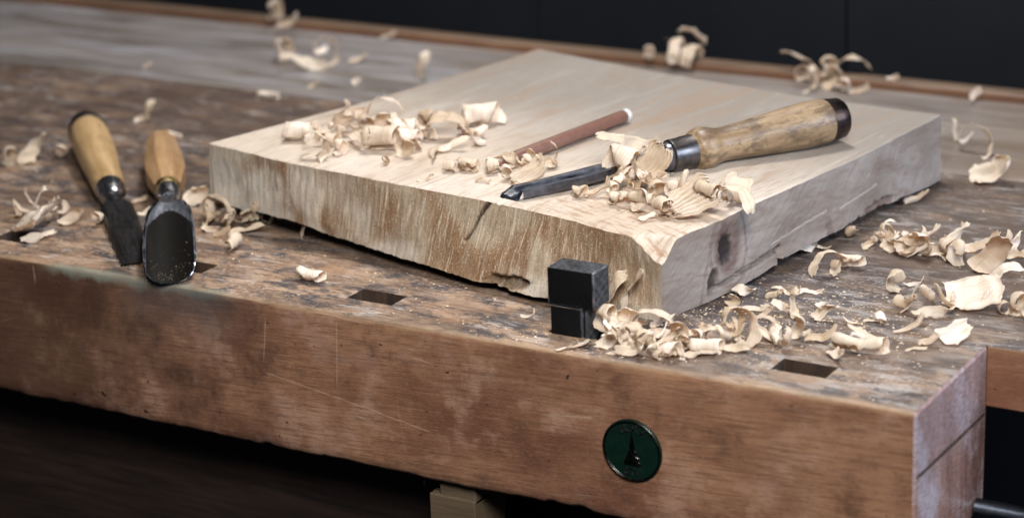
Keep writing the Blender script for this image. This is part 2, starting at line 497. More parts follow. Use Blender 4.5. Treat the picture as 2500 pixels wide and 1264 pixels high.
M['stamp'] = mat_plain_wood('burnt_stamp', (0.05, 0.022, 0.012), (0.08, 0.035, 0.02), (200, 200, 200))


def mat_simple(name, col, rough, spec=0.4, metallic=0.0, ns=120, var=0.2, coat=0.0):
    t = NT(name, rough, spec)
    t.p.inputs['Metallic'].default_value = metallic
    t.p.inputs['Coat Weight'].default_value = coat
    a = t.noise(t.obj, scale=ns, detail=5, rough=0.6)
    t.base(t.mix(t.ramp(a, [(0.3, 0), (0.7, 1)]), tuple(v * (1 - var) for v in col), tuple(v * (1 + var) for v in col)))
    t.bump(a, 0.15, 0.0004)
    return t.mat


def mat_dog():
    t = NT('black_painted_iron', 0.55, 0.10)
    o = t.obj
    a = t.noise(o, scale=420, detail=4, rough=0.7)
    s1 = t.noise(o, sc=(900, 60, 60), rot=(0.6, 0.4, 0.5), detail=2)
    s2 = t.noise(o, sc=(60, 900, 60), rot=(-0.6, 0.2, 0.7), detail=2)
    n = t.n('ShaderNodeNewGeometry')
    nz = t.sep(n.outputs['Normal'])
    up = t.math('MAXIMUM', nz[2], t.mul(nz[0], 0.8))
    wear = t.ramp(t.math('ADD', t.math('ADD', t.mul(a, 0.4), t.mul(s1, 0.4)), t.mul(s2, 0.4)), [(0.50, 0.25), (0.68, 1)])
    c = t.mix(t.mul(wear, t.rng(up, 0.2, 0.9, 0.02, 0.5)), (0.0035, 0.0035, 0.004), (0.14, 0.145, 0.16))  # wear on top and right faces, with some shading painted in by normal
    t.base(c)
    t.bump(a, 0.3, 0.0005)
    return t.mat


M['dog'] = mat_dog()
M['dogedge'] = mat_metal('rubbed_iron_edge', (0.11, 0.11, 0.12), 0.45, 0.8, 0, 0.5)
M['hollow'] = mat_simple('oil_blackened_hollow', (0.007, 0.006, 0.005), 0.40, 0.22, ns=300)
M['pencil'] = mat_simple('brown_pencil_lacquer', (0.165, 0.080, 0.058), 0.36, 0.5, ns=260, var=0.15, coat=0.3)
M['white'] = mat_simple('white_end_paint', (0.70, 0.69, 0.68), 0.45)
M['lead'] = mat_simple('graphite', (0.05, 0.05, 0.055), 0.4)
M['bare'] = mat_simple('bare_cedar', (0.33, 0.19, 0.11), 0.6)
M['green'] = mat_simple('dark_green_enamel', (0.003, 0.014, 0.009), 0.30, 0.4, ns=300, coat=0.1)
M['emblem'] = mat_metal('dark_embossed_metal', (0.06, 0.062, 0.055), 0.30, 0.3)
M['letter'] = mat_metal('rubbed_badge_lettering', (0.30, 0.32, 0.29), 0.32, 0.3)
M['wall'] = mat_simple('dark_wall_paint', (0.0095, 0.0115, 0.0155), 0.75, 0.25, ns=5, var=0.3)
M['floor'] = mat_simple('dark_floor_paint', (0.02, 0.024, 0.03), 0.8, ns=6)
M['rod'] = mat_metal('blue_grey_steel_rod', (0.10, 0.12, 0.15), 0.35)
M['speck'] = mat_simple('white_paint_speck', (0.62, 0.61, 0.56), 0.6)
M['dust'] = mat_simple('pale_sawdust', (0.60, 0.49, 0.36), 0.8, ns=900)


# ---------------------------------------------------------------- mesh helpers (millimetres in, metres out)
def mesh(name, verts, faces, mats, parent=None, smooth=False, fm=None, uvs=None, M4=None, scale=MM):
    me = D.meshes.new(name)
    me.from_pydata([(v[0] * scale, v[1] * scale, v[2] * scale) for v in verts], [], faces)
    for mt in (mats if isinstance(mats, (list, tuple)) else [mats]):
        me.materials.append(mt)
    if fm:
        me.polygons.foreach_set('material_index', fm)
    if smooth:
        me.polygons.foreach_set('use_smooth', [True] * len(me.polygons))
    if uvs:
        lay = me.uv_layers.new(name='UVMap')
        idx = [0] * len(me.loops)
        me.loops.foreach_get('vertex_index', idx)
        flat = []
        for i in idx:
            flat += [uvs[i][0] * scale, uvs[i][1] * scale]
        lay.data.foreach_set('uv', flat)
    me.update()
    o = D.objects.new(name, me)
    COL.objects.link(o)
    if parent:
        o.parent = parent
    return o


def thing(name, label, cat, loc=(0, 0, 0), group=None):
    o = D.objects.new(name, None)
    o.empty_display_size = 0.01
    COL.objects.link(o)
    o.location = [c * MM for c in loc]
    tag(o, label, cat, group)
    return o


def tag(o, label, cat, group=None):
    o['label'] = label
    o['category'] = cat
    if group:
        o['group'] = group
    return o


class MB:
    def __init__(s):
        s.v, s.f, s.m = [], [], []

    def add(s, vs, fs, mi=0):
        b = len(s.v)
        s.v += [tuple(v) for v in vs]
        s.f += [tuple(i + b for i in f) for f in fs]
        s.m += [mi] * len(fs)

    def box(s, x0, x1, y0, y1, z0, z1, mi=0, bev=0.0):
        if bev <= 0:
            vs = [(x, y, z) for z in (z0, z1) for y in (y0, y1) for x in (x0, x1)]
            s.add(vs, [(0, 2, 3, 1), (4, 5, 7, 6), (0, 1, 5, 4), (2, 6, 7, 3), (0, 4, 6, 2), (1, 3, 7, 5)], mi)
            return
        bm = bmesh.new()
        bmesh.ops.create_cube(bm, size=1)
        for v in bm.verts:
            v.co = Vector(((x0 + x1) / 2 + v.co.x * (x1 - x0), (y0 + y1) / 2 + v.co.y * (y1 - y0), (z0 + z1) / 2 + v.co.z * (z1 - z0)))
        bmesh.ops.bevel(bm, geom=bm.edges[:], offset=bev, segments=2, affect='EDGES', profile=0.5)
        bm.verts.ensure_lookup_table()
        s.add([v.co[:] for v in bm.verts], [[v.index for v in f.verts] for f in bm.faces], mi)
        bm.free()

    def lathe(s, prof, seg=40, mi=0, squash=1.0, cap=True, ang=0.0):
        """prof: (x, r) along the local X axis"""
        vs, fs = [], []
        for x, r in prof:
            for k in range(seg):
                a = 2 * math.pi * k / seg + ang
                vs.append((x, r * math.cos(a), r * math.sin(a) * squash))
        for i in range(len(prof) - 1):
            for k in range(seg):
                a, b = i * seg + k, i * seg + (k + 1) % seg
                fs.append((a, b, b + seg, a + seg))
        if cap:
            fs.append(tuple(range(seg))[::-1])
            fs.append(tuple(range((len(prof) - 1) * seg, len(prof) * seg)))
        s.add(vs, fs, mi)

    def out(s, name, mats, parent=None, smooth=False):
        return mesh(name, s.v, s.f, mats, parent, smooth, s.m)


def autosmooth(o, deg=35):
    me = o.data
    me.polygons.foreach_set('use_smooth', [True] * len(me.polygons))
    bm = bmesh.new()
    bm.from_mesh(me)
    lim = rad(deg)
    for e in bm.edges:
        if len(e.link_faces) == 2 and e.calc_face_angle(0) > lim:
            e.smooth = False
    bm.to_mesh(me)
    bm.free()
    return o


def nz(x, y, z, s=0.0):
    return noise.noise(Vector((x + s * 17.3, y - s * 9.1, z + s * 5.7)))


# ---------------------------------------------------------------- setting
def build_setting():
    w = MB()
    xs = [-1500, -395.5, -394, 60, 61.5, 1500]
    # wall of painted panels: three sheets butted with narrow recessed joints
    w.box(-2600, -501, 560, 580, -900, 1400)
    w.box(-500, -266.6, 560, 580, -900, 1400)
    w.box(-264.6, 2600, 560, 580, -900, 1400)
    w.box(-2600, 2600, 584, 600, -900, 1400)
    o = w.out('wall', M['wall'])
    o['kind'] = 'structure'
    f = MB()
    f.box(-2600, 2600, -2500, 620, -870, -850)
    o = f.out('floor', M['floor'])
    o['kind'] = 'structure'


# ---------------------------------------------------------------- workbench
HOLES = [(-643, -617), (-529.5, -503.5), (-416, -390), (-301.5, -275.5), (-189, -163), (-76.5, -50.5)]
HY = (21.5, 36.5)


def build_bench():
    B = thing('workbench', 'old wooden workbench with worn stained top and reddish varnished front apron', 'workbench', (0, 0, 0))
    # front rail: top (0), front (1), end (2), hole (3)
    XL = -1500.0
    b = MB()
    xs = [XL]
    for h in HOLES:
        xs += [h[0] - 0.9, h[1] + 0.9]
    xs.append(0.0)
    ys = [4.0, HY[0] - 0.9, HY[1] + 0.9, 87.0]
    for i in range(len(xs) - 1):
        for j in range(3):
            if j == 1 and i % 2 == 1:
                continue
            x0, x1, y0, y1 = xs[i], xs[i + 1], ys[j], ys[j + 1]
            if i == len(xs) - 2:
                x1 = -1.2
            b.add([(x0, y0, 0), (x1, y0, 0), (x1, y1, 0), (x0, y1, 0)], [(0, 1, 2, 3)], 0)
    for x0, x1 in HOLES:
        y0, y1 = HY
        zb = -62
        b.add([(x0, y0, -0.6), (x1, y0, -0.6), (x1, y1, -0.6), (x0, y1, -0.6), (x0, y0, zb), (x1, y0, zb), (x1, y1, zb), (x0, y1, zb)],
              [(0, 4, 5, 1), (1, 5, 6, 2), (2, 6, 7, 3), (3, 7, 4, 0), (4, 7, 6, 5)], 3)
        # worn, slightly chipped rim
        def side(p, q, a_, b_, n_=12):
            ov, iv = [], []
            for i_ in range(n_ + 1):
                t_ = i_ / n_
                po = (p[0] + (q[0] - p[0]) * t_, p[1] + (q[1] - p[1]) * t_)
                pi = (a_[0] + (b_[0] - a_[0]) * t_, a_[1] + (b_[1] - a_[1]) * t_)
                ov.append((po[0], po[1], 0.0))
                w_ = 0.5 * nz(po[0] * 0.4, po[1] * 0.4, 0, 51) * (1 if 0 < i_ < n_ else 0)
                iv.append((pi[0] + (pi[0] - po[0]) * w_ * 0.6, pi[1] + (pi[1] - po[1]) * w_ * 0.6, -0.7 - 0.6 * abs(w_)))
            k_ = n_ + 1
            b.add(ov + iv, [(i_, i_ + 1, k_ + i_ + 1, k_ + i_) for i_ in range(n_)], 0)
        e_ = 0.9
        P4 = [(x0 - e_, y0 - e_), (x1 + e_, y0 - e_), (x1 + e_, y1 + e_), (x0 - e_, y1 + e_)]
        Q4 = [(x0, y0), (x1, y0), (x1, y1), (x0, y1)]
        for i4 in range(4):
            side(P4[i4], P4[(i4 + 1) % 4], Q4[i4], Q4[(i4 + 1) % 4])
    # front arris and face as a fine strip, with dents; the lower arris ragged
    nx = 640
    prof = [(4, 0), (2.2, -0.05), (1.1, -0.45), (0.45, -1.1), (0.05, -2.2), (0, -5), (0, -12), (0, -40), (0, -66), (0.0, -72), (0.3, -75.2), (1.6, -77), (5, -78), (40, -78), (87, -78)]
    pm = [0, 0, 0, 1, 1, 1, 1, 1, 1, 1, 1, 1, 3, 3]
    vs, fs, ms = [], [], []
    for i in range(nx + 1):
        x = XL + (-1.2 - XL) * i / nx
        e = nz(x * 0.05, 0, 0, 1) * 0.5 + nz(x * 0.22, 0, 0, 2) * 0.35
        dent = max(0, nz(x * 0.09, 3, 0, 4) - 0.38) * 4.0
        lo = nz(x * 0.03, 0, 0, 3) * 1.0 + nz(x * 0.16, 0, 0, 5) * 0.7 + max(0, nz(x * 0.11, 0, 5, 5) - 0.25) * 3
        for j, (y, z) in enumerate(prof):
            if 1 <= j <= 4:
                k = (e + dent) * (0.6 if j in (1, 4) else 1.0)
                y += max(-0.04, k * 0.6)
                z -= max(-0.04, k * 0.6)
            if 9 <= j <= 12:
                z += lo * (0.4 if j == 9 else 1.0)
            vs.append((x, y, z))
    n = len(prof)
    for i in range(nx):
        for j in range(n - 1):
            a = i * n + j
            fs.append((a, a + 1, a + n + 1, a + n))
            ms.append(pm[j])
    base = len(b.v)
    b.v += vs
    b.f += [tuple(k + base for k in f) for f in fs]
    b.m += ms
    # right end face with a small chamfer and the joint line
    def end_poly(pts, mi):
        b.add(pts, [tuple(range(len(pts)))], mi)
    edge_i = [vs[nx * n + j] for j in range(n)]
    b2 = MB()
    # upper and lower glued layers as seen from the end
    end_y = [0.0, 87.0]
    top_curve = [(p[1], p[2]) for p in edge_i]
    # chamfer strip joining x=-1.2 to x=0
    ring_a = [(-1.2, y, z) for y, z in top_curve] + [(-1.2, 87, 0)]
    ring_b = [(0.0, min(max(y, 1.0), 86), min(max(z, -77), -1.0)) for y, z in top_curve] + [(0.0, 86, -1.0)]
    k = len(ring_a)
    b.add(ring_a + ring_b, [(i, (i + 1) % k, k + (i + 1) % k, k + i) for i in range(k)], 2)
    # end faces: upper layer, groove, lower layer
    zt0, zt1 = -30.2, -32.4
    g = 1.1
    up_loop = [(0, 1.0, -1.0), (0, 1.0, zt0 + g), (0, 86, zt1 + g), (0, 86, -1.0)]
    lo_loop = [(0, 1.0, zt0 - g), (0, 1.0, -77), (0, 86, -77), (0, 86, zt1 - g)]
    gi = [(-1.6, 1.0, zt0), (-1.6, 86, zt1)]
    b.add(up_loop, [(0, 1, 2, 3)], 2)
    b.add(lo_loop, [(0, 1, 2, 3)], 2)
    b.add([up_loop[1], up_loop[2], gi[1], gi[0]], [(0, 3, 2, 1)], 3)
    b.add([gi[0], gi[1], lo_loop[3], lo_loop[0]], [(0, 3, 2, 1)], 3)
    b.add([(0, 87, 0), (0, 87, -78), (XL, 87, -78), (XL, 87, 0)], [(0, 1, 2, 3)], 3)
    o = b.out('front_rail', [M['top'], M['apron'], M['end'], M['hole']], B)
    me = o.data
    autosmooth(o, 50)
    # planks of the top behind the rail
    def plank(y0, y1, zt, zb, x0, x1, mats, bev=0.7, name='plank'):
        p = MB()
        p.box(x0, x1, y0, y1, zb, zt, 0, bev)
        oo = p.out(name, mats, B)
        return oo
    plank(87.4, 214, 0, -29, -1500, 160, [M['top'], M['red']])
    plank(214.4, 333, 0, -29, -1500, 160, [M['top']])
    plank(333.6, 352, 0.5, -29, -1500, 160, [M['tray']])
    plank(352.6, 489, 0, -29, -1500, 160, [M['tray']])
    for oo in [c for c in B.children if c.name.startswith('plank')]:
        if len(oo.data.materials) > 1:
            for p in oo.data.polygons:
                if p.normal.y < -0.5:
                    p.material_index = 1
    p = MB()
    nx = 400
    vs, fs, ms = [], [], []
    prof = [(489.6, -20), (489.6, 3.2), (490.6, 4.8), (492.5, 5.3), (503, 5.3), (504, 4), (504, -20)]
    for i in range(nx + 1):
        x = -1500 + 1660 * i / nx
        for j, (y, z) in enumerate(prof):
            if 1 <= j <= 3:
                z -= max(0, nz(x * 0.04, j, 0, 8)) * 1.6
                y += nz(x * 0.05, 0, 0, 9) * 0.5
            vs.append((x, y, z))
    n = len(prof)
    for i in range(nx):
        for j in range(n - 1):
            a = i * n + j
            fs.append((a, a + n, a + n + 1, a + 1))
            ms.append(0 if j <= 1 else 1)
    p.v, p.f, p.m = vs, fs, ms
    p.out('rear_rail', [M['rail'], M['railtop']], B, True)
    # under the top
    p = MB()
    p.box(-1500, -251, 33, 52, -230, -78.6, 0, 0.8)
    d = p.out('drawer_front', M['drawer'], B)
    p = MB()
    p.box(-1500, -30, 120, 140, -850, -29.5)
    p.out('back_panel', M['under'], B)
    p = MB()
    rs = random.Random(5)
    for i in range(16):
        x, z, r = -262 + rs.gauss(0, 6), -88 - rs.random() * 12, rs.choice([0.25, 0.3, 0.5])
        k = 8
        p.add([(x + r * math.cos(a * 2 * math.pi / k), 32.6, z + r * math.sin(a * 2 * math.pi / k)) for a in range(k)] + [(x, 32.2, z)],
              [(a, (a + 1) % k, k) for a in range(k)])
    s = p.out('paint_speck', M['speck'], B)
    s['kind'] = 'stuff'
    p = MB()
    p.box(-247.5, -222, 4, 32, -110, -86, 0, 0.6)
    p.box(-242, -222, 5.2, 32, -88, -78.4, 0, 0.4)
    p.out('drawer_guide', M['guide'], B)
    p = MB()
    p.lathe([(1, 4.5), (130, 4.5)], 24)
    o = p.out('vise_rod', M['rod'], B, True)
    o.location = (0.0, 0.075, -0.0735)
    autosmooth(o)
    # small round badge screwed on the apron
    r = 15.0
    bp = MB()
    bp.lathe([(-0.2, r), (0.9, r), (1.25, r - 0.5), (1.25, r - 1.0), (0.7, r - 1.5), (0.7, 0.01)], 64, 0)
    badge = bp.out('badge', [M['green']], B)
    badge.rotation_euler = (0, 0, rad(-90))
    badge.location = (-0.1342, 0, -0.0413)
    autosmooth(badge)
    badge['label'] = 'round dark green badge with a spire emblem'
    # rim ring
    rb = MB()
    rb.lathe([(0.9, r - 0.35), (1.45, r - 0.5), (1.6, r - 0.85), (1.4, r - 1.25), (0.8, r - 1.4)], 64, 0, cap=False)
    rb.out('rim', M['emblem'], badge, True)
    # emblem: a gothic spire. local: X is outwards, Y is right, Z up
    sp = [(-4.6, -7.2), (4.6, -7.2), (4.6, -5.6), (3.7, -5.2), (3.5, -3.4), (2.5, -2.6), (2.2, -0.6), (1.5, 0.2), (1.2, 3.0), (0.7, 5.2), (0.35, 7.2), (0, 9.3),
          (-0.35, 7.2), (-0.7, 5.2), (-1.2, 3.0), (-1.5, 0.2), (-2.2, -0.6), (-2.5, -2.6), (-3.5, -3.4), (-3.7, -5.2), (-4.6, -5.6)]
    e = MB()
    k = len(sp)
    vv = [(0.72, y, z) for y, z in sp] + [(1.15, y * 0.8, z * 0.97) for y, z in sp]
    # local Y of the badge points to the bench's +X after the -90 degree turn
    e.add(vv, [(i, (i + 1) % k, k + (i + 1) % k, k + i) for i in range(k)] + [tuple(range(k, 2 * k))])
    mid = [(1.16, -0.35, -7), (1.16, 0.35, -7), (1.16, 0.12, 8), (1.16, -0.12, 8), (1.75, 0, -6.8), (1.5, 0, 7.6)]
    e.add(mid, [(0, 1, 4), (1, 2, 5, 4), (2, 3, 5), (3, 0, 4, 5)])
    for sy in (-1, 1):
        e.add([(1.0, sy * 2.6, -7), (1.0, sy * 3.3, -7), (1.0, sy * 3.0, -2.2), (1.6, sy * 2.95, -6.9)], [(0, 1, 3), (1, 2, 3), (2, 0, 3)])
    e.out('emblem', M['emblem'], badge)

    def strokes(ch):
        S = {'U': [((0, 1), (0, 0)), ((0, 0), (.8, 0)), ((.8, 0), (.8, 1))], 'L': [((0, 1), (0, 0)), ((0, 0), (.7, 0))],
             'M': [((0, 0), (0, 1)), ((0, 1), (.5, .3)), ((.5, .3), (1, 1)), ((1, 1), (1, 0))], 'I': [((.2, 0), (.2, 1))],
             'A': [((0, 0), (.45, 1)), ((.45, 1), (.9, 0)), ((.2, .4), (.7, .4))],
             'O': [((0, 0), (0, 1)), ((0, 1), (.8, 1)), ((.8, 1), (.8, 0)), ((.8, 0), (0, 0))],
             'T': [((.4, 0), (.4, 1)), ((0, 1), (.8, 1))]}
        return S[ch]
    tx = MB()

    def bar(p, q, w=0.27):
        p, q = Vector(p), Vector(q)
        d = (q - p)
        if d.length < 1e-6:
            return
        d.normalize()
        nrm = Vector((-d.y, d.x)) * w
        pts = [p - d * w + nrm, p - d * w - nrm, q + d * w - nrm, q + d * w + nrm]
        tx.add([(0.72, a.x, a.y) for a in pts] + [(1.25, a.x * 1.0, a.y) for a in pts],
               [(4, 5, 6, 7), (0, 1, 5, 4), (1, 2, 6, 5), (2, 3, 7, 6), (3, 0, 4, 7)])
    H = 2.7
    for ch, a in zip('ULMIA', (26, 12, -4, -18, -31)):
        a = rad(a)
        for p, q in strokes(ch):
            def tr(v):
                xx, yy = (v[0] - 0.42) * 2.3, 9.6 + v[1] * H
                return (xx * math.cos(a) - yy * math.sin(a), xx * math.sin(a) + yy * math.cos(a))
            bar(tr(p), tr(q))
    for k, ch in enumerate('OTT'):
        for p, q in strokes(ch):
            bar(((k - 1) * 2.9 + (p[0] - .4) * 2.3, -11.6 + p[1] * 2.7), ((k - 1) * 2.9 + (q[0] - .4) * 2.3, -11.6 + q[1] * 2.7))
    tx.out('lettering', M['letter'], badge)
    return B


# ---------------------------------------------------------------- board
FT = [(-442.7, 102.8, 41.0), (-387.9, 90.5, 41.0), (-318.6, 81.6, 40.8), (-252.5, 74.3, 40.5), (-197.9, 64.9, 40.0), (-177.3, 59.2, 39.7), (-161.9, 56.6, 39.5), (-144.4, 51.5, 39.0)]
FB = [(-446.4, 105.0, 6.0), (-417.0, 97.2, 8.0), (-403.4, 93.4, 9.0), (-383.1, 87.4, 9.5), (-363.3, 83.4, 9.0), (-358.7, 83.9, 7.2), (-293.2, 66.4, 6.0), (-251.3, 56.4, 5.0), (-213.2, 50.0, 4.0), (-181.7, 53.3, 1.0), (-146.1, 54.7, 0.0)]
RT = [(-144.4, 51.5, 39.0), (-141.3, 72.8, 39.0), (-136.0, 97.1, 39.0), (-133.4, 118.8, 39.0), (-116.2, 231.2, 38.5), (-109.0, 317.2, 38.0)]
RB = [(-146.1, 54.7, 0.0), (-137.0, 89.5, 0.8), (-128.3, 135.8, 4.5), (-123.1, 163.8, 6.0), (-117.0, 201.3, 6.0), (-109.2, 260.4, 5.0), (-105.5, 310.0, 3.0)]
BT = [(-387.3, 362.3, 39.5), (-294.2, 339.2, 39.0), (-188.7, 321.7, 38.5), (-109.0, 317.2, 38.0)]
LT = [(-442.7, 102.8, 41.0), (-412.7, 212.9, 40.5), (-390.2, 336.3, 39.5), (-387.3, 362.3, 39.5)]


class Poly:
    def __init__(s, pts):
        s.p = [Vector(p) for p in pts]
        s.d = [0.0]
        for a, b in zip(s.p, s.p[1:]):
            s.d.append(s.d[-1] + (b - a).length)
        s.L = s.d[-1]

    def at(s, t):
        t = min(max(t, 0), 1) * s.L
        for i in range(len(s.p) - 1):
            if t <= s.d[i + 1] or i == len(s.p) - 2:
                k = (t - s.d[i]) / (s.d[i + 1] - s.d[i])
                return s.p[i].lerp(s.p[i + 1], k)


def sstep(a, b, x):
    t = min(max((x - a) / (b - a), 0), 1)
    return t * t * (3 - 2 * t)


def build_board():
    F, FBp, Rp, RBp, Bk, Lf = Poly(FT), Poly(FB), Poly(RT), Poly(RB), Poly(BT), Poly(LT)
    NS, NV, NH = 380, 250, 44
    org = Vector(FT[-1])
    org.z = 0
    ang = math.atan2(RT[-1][1] - RT[0][1], RT[-1][0] - RT[0][0]) - math.pi / 2
    inv = Matrix.Rotation(-ang, 3, 'Z')

    def loc(p):
        return inv @ (p - org)
    obj = thing('wooden_board', 'thick pale rough sawn board with a cracked front and gouged corner, lying on the bench', 'board', org)
    obj.rotation_euler = (0, 0, ang)
    fr_dir = (Vector(FT[0]) - Vector(FT[-1])).normalized()
    rt_dir = (Vector(RT[-1]) - Vector(RT[0])).normalized()

    def drop(p):
        q = p - Vector(FT[-1])
        a, b = q.dot(fr_dir), q.dot(rt_dir)
        e = math.hypot(max(a, 0) / 22.0, max(b, 0) / 13.0)
        return 9.2 * (1 - sstep(0, 1.05, e))

    def edge_wob(x):
        return nz(x * 0.12, 0, 0, 11) * 0.5 + nz(x * 0.5, 0, 0, 12) * 0.3
    top = []
    for j in range(NV + 1):
        v = j / NV
        row = []
        for i in range(NS + 1):
            u = i / NS
            p = F.at(u) * (1 - v) + Bk.at(u) * v + Lf.at(v) * (1 - u) + Rp.at(v) * u \
                - (Vector(FT[0]) * (1 - u) * (1 - v) + Vector(FT[-1]) * u * (1 - v) + Vector(BT[0]) * (1 - u) * v + Vector(BT[-1]) * u * v)
            zz = nz(p.x * 0.011, p.y * 0.011, 0, 13) * 0.8 + nz(p.x * 0.08, p.y * 0.03, 0, 14) * 0.22
            z = p.z + zz * min(1, 6 * min(u, v, 1 - u, 1 - v) + 0.25)
            d = drop(p)
            z -= d
            if d > 0.2:
                z += 0.28 * math.sin((p - org).dot(fr_dir) * 1.1 + nz(p.x * .1, p.y * .1, 0) * 2) * min(1, d / 3)
            # edges slightly fuzzy and rounded
            ed = min(u * 330, (1 - u) * 330, v * 280, (1 - v) * 280)
            z -= max(0, 1.2 - ed) * 0.5
            if v == 0 or v == 1:
                z += edge_wob(p.x) * 0.6
            if u == 0 or u == 1:
                z += edge_wob(p.y + 300) * 0.5
            # shallow carved facet marks and the crack running a little way into the top
            row.append(Vector((p.x, p.y, z)))
        top.append(row)
    b = MB()
    stain = []

    def grid(rows, mi, st):
        base = len(b.v)
        w = len(rows[0])
        for r in rows:
            for p in r:
                b.v.append(loc(p)[:])
        for r in st:
            stain.extend(r)
        for j in range(len(rows) - 1):
            for i in range(w - 1):
                a = base + j * w + i
                b.f.append((a, a + 1, a + w + 1, a + w))
                b.m.append(mi)
    crackx = lambda h: 107.5 + 18 * h + 0.7 * math.sin(h * 11) + 0.9 * nz(h * 26, 3, 0, 2)   # mm from the corner, h = 0 at the top
    st = []
    for j in range(NV + 1):
        r = []
        for i in range(NS + 1):
            p = top[j][i]
            q = p - org
            a, bb = q.dot(fr_dir), q.dot(rt_dir)
            g = (1 - sstep(20, 62, bb)) * (1 - sstep(60, 130, a)) * 0.9
            ck = crackx(-bb / 22) - a
            if bb < 13 and abs(ck + 0) < 0.9 * (1 - bb / 13) + 0.2:
                top[j][i] = Vector((p.x, p.y, p.z - 1.6 * (1 - bb / 13)))
            r.append((0, g, 0, 1))
        st.append(r)
    grid(top, 0, st)
    # front face: end grain. rows go down
    fn = Vector((-fr_dir.y, fr_dir.x, 0))
    if fn.y > 0:
        fn = -fn
    rows, st = [], []
    for j in range(NH + 1):
        h = j / NH
        row, rs = [], []
        for i in range(NS + 1):
            u = i / NS
            t0 = top[0][i]
            lo = FBp.at(u)
            lo = Vector((lo.x, lo.y, lo.z))
            lo.z += (nz(lo.x * 0.13, 0, 0, 15) * 0.5 + nz(lo.x * 0.45, 0, 0, 16) * 0.55 + max(0, nz(lo.x * 0.06, 4, 0, 16) - 0.1) * 1.5) * (1 - sstep(0.93, 1, u))
            lo.z = max(lo.z, 0.1)
            p = t0.lerp(lo, h)
            a = (p - org).dot(fr_dir)
            amp = min(1, 5 * min(h, 1 - h) + 0.25) * min(1, 30 * min(u, 1 - u))
            dsp = (nz(a * 0.35, h * 2.5, 0, 21) * 0.45 + nz(a * 0.9, h * 6, 0, 22) * 0.25 + nz(a * 0.03, h * 2, 0, 23) * 1.6) * amp
            bl = 0.0
            # crack
            if h < 0.56:
                wdt = (1.15 * (1 - h / 0.56) + 0.40) * (0.8 + 0.5 * nz(h * 14, 0, 0, 24))
                dist = abs(a - crackx(h))
                if dist < wdt + 0.55:
                    k = 1 - sstep(wdt * 0.5, wdt + 0.55, dist)
                    dsp -= 1.5 * k
                    bl = max(bl, (1 - sstep(wdt * 0.8, wdt + 0.7, dist)) * min(1, 0.95 + 0.5 * nz(h * 40, a, 0, 2)))
            # hollow torn out of the lower edge
            e = math.hypot((a - 86) / 17.0, (h - 0.92 + (a - 86) * -0.003) / 0.10) + nz(a * 0.3, h * 8, 0, 25) * 0.25
            if e < 1:
                k = sstep(1, 0.55, e) if False else 1 - sstep(0.55, 1, e)
                dsp -= 4.5 * k
                bl = max(bl, k * 0.5)
            p = p + fn * dsp
            grey = sstep(150, 285, a + nz(a * 0.05, h * 3, 0, 27) * 60) * (0.35 + 0.65 * sstep(0.0, 0.55, h + nz(a * 0.1, h, 0, 28) * 0.4)) * 0.85
            grey = max(grey, 0.5 * sstep(0.25, 0.6, nz(a * 0.035, h * 1.6, 3, 29) + h * 0.35))
            brn = sstep(0.05, 0.42, nz(a * 0.05, h * 1.3, 0, 26) + 0.30 * (1 - sstep(150, 230, a)) - 0.12 + 0.1 * (1 - h))
            brn *= 1 - sstep(0.0, 20, 28 - a) * 0.8
            row.append(p)
            rs.append((grey, brn, bl, 1))
        rows.append(row)
        st.append(rs)
    grid(rows, 1, st)
    # right face: side grain with the knot. i runs front to back
    rows, st = [], []
    NR = 300
    sn = Vector((rt_dir.y, -rt_dir.x, 0))
    for j in range(NH + 1):
        h = j / NH
        row, rs = [], []
        for i in range(NR + 1):
            u = i / NR
            jj = u * NV
            k0 = min(int(jj), NV - 1)
            t0 = top[k0][NS].lerp(top[k0 + 1][NS], jj - k0)
            lo = RBp.at(u)
            lo = Vector((lo.x, lo.y, lo.z))
            lo.z += max(0, nz(lo.y * 0.07, 0, 0, 31) * 1.6 + nz(lo.y * 0.4, 0, 0, 32) * 0.7) * sstep(0, 0.15, u)
            if u > 0.56:
                lo.z += 1.2 * sstep(0.56, 0.60, u) * (1 - sstep(0.80, 0.97, u))
            p = t0.lerp(lo, h)
            a = (p - org).dot(rt_dir)
            zz = p.z
            amp = min(1, 6 * min(h, 1 - h) + 0.2) * min(1, 25 * min(u, 1 - u))
            dsp = (nz(a * 0.03, zz * 0.06, 0, 33) * 1.4 + nz(a * 0.25, zz * 0.5, 0, 34) * 0.25) * amp
            R_, G_, B_ = 0, 0, 0
            # knot: dark heart, red-brown rings
            e = math.hypot((a - 52.5) / 10.5, (zz - 24.0) / 13.0) + nz(a * 0.2, zz * 0.2, 0, 35) * 0.12
            R_ = max(R_, (1 - sstep(0.75, 1.35, e)) * 0.85)
            R_ = max(R_, 0.5 * (1 - sstep(0.05, 0.16, abs(e - 1.45))))
            ec = math.hypot((a - 50.0) / 5.4, (zz - 23.5) / 7.6) + nz(a * 0.5, zz * 0.5, 0, 36) * 0.3
            B_ = max(B_, 1 - sstep(0.7, 1.35, ec))
            dsp -= 1.3 * (1 - sstep(0.4, 1.2, ec)) + 0.5 * (1 - sstep(0.8, 1.3, e))
            # second pocket below it
            ec = math.hypot((a - 38.5 - (zz - 10) * 0.3) / 3.4, (zz - 10.5) / 5.5) + nz(a * 0.4, zz * 0.4, 0, 37) * 0.3
            B_ = max(B_, 0.85 * (1 - sstep(0.6, 1.35, ec)))
            R_ = max(R_, 0.7 * (1 - sstep(0.9, 1.7, ec)))
            dsp -= 1.3 * (1 - sstep(0.5, 1.2, ec))
            # split running back from the pocket: the strip under it flares out as a splinter
            ls = 4.0 + (a - 38) * 0.10 + nz(a * 0.2, 0, 0, 38) * 0.8
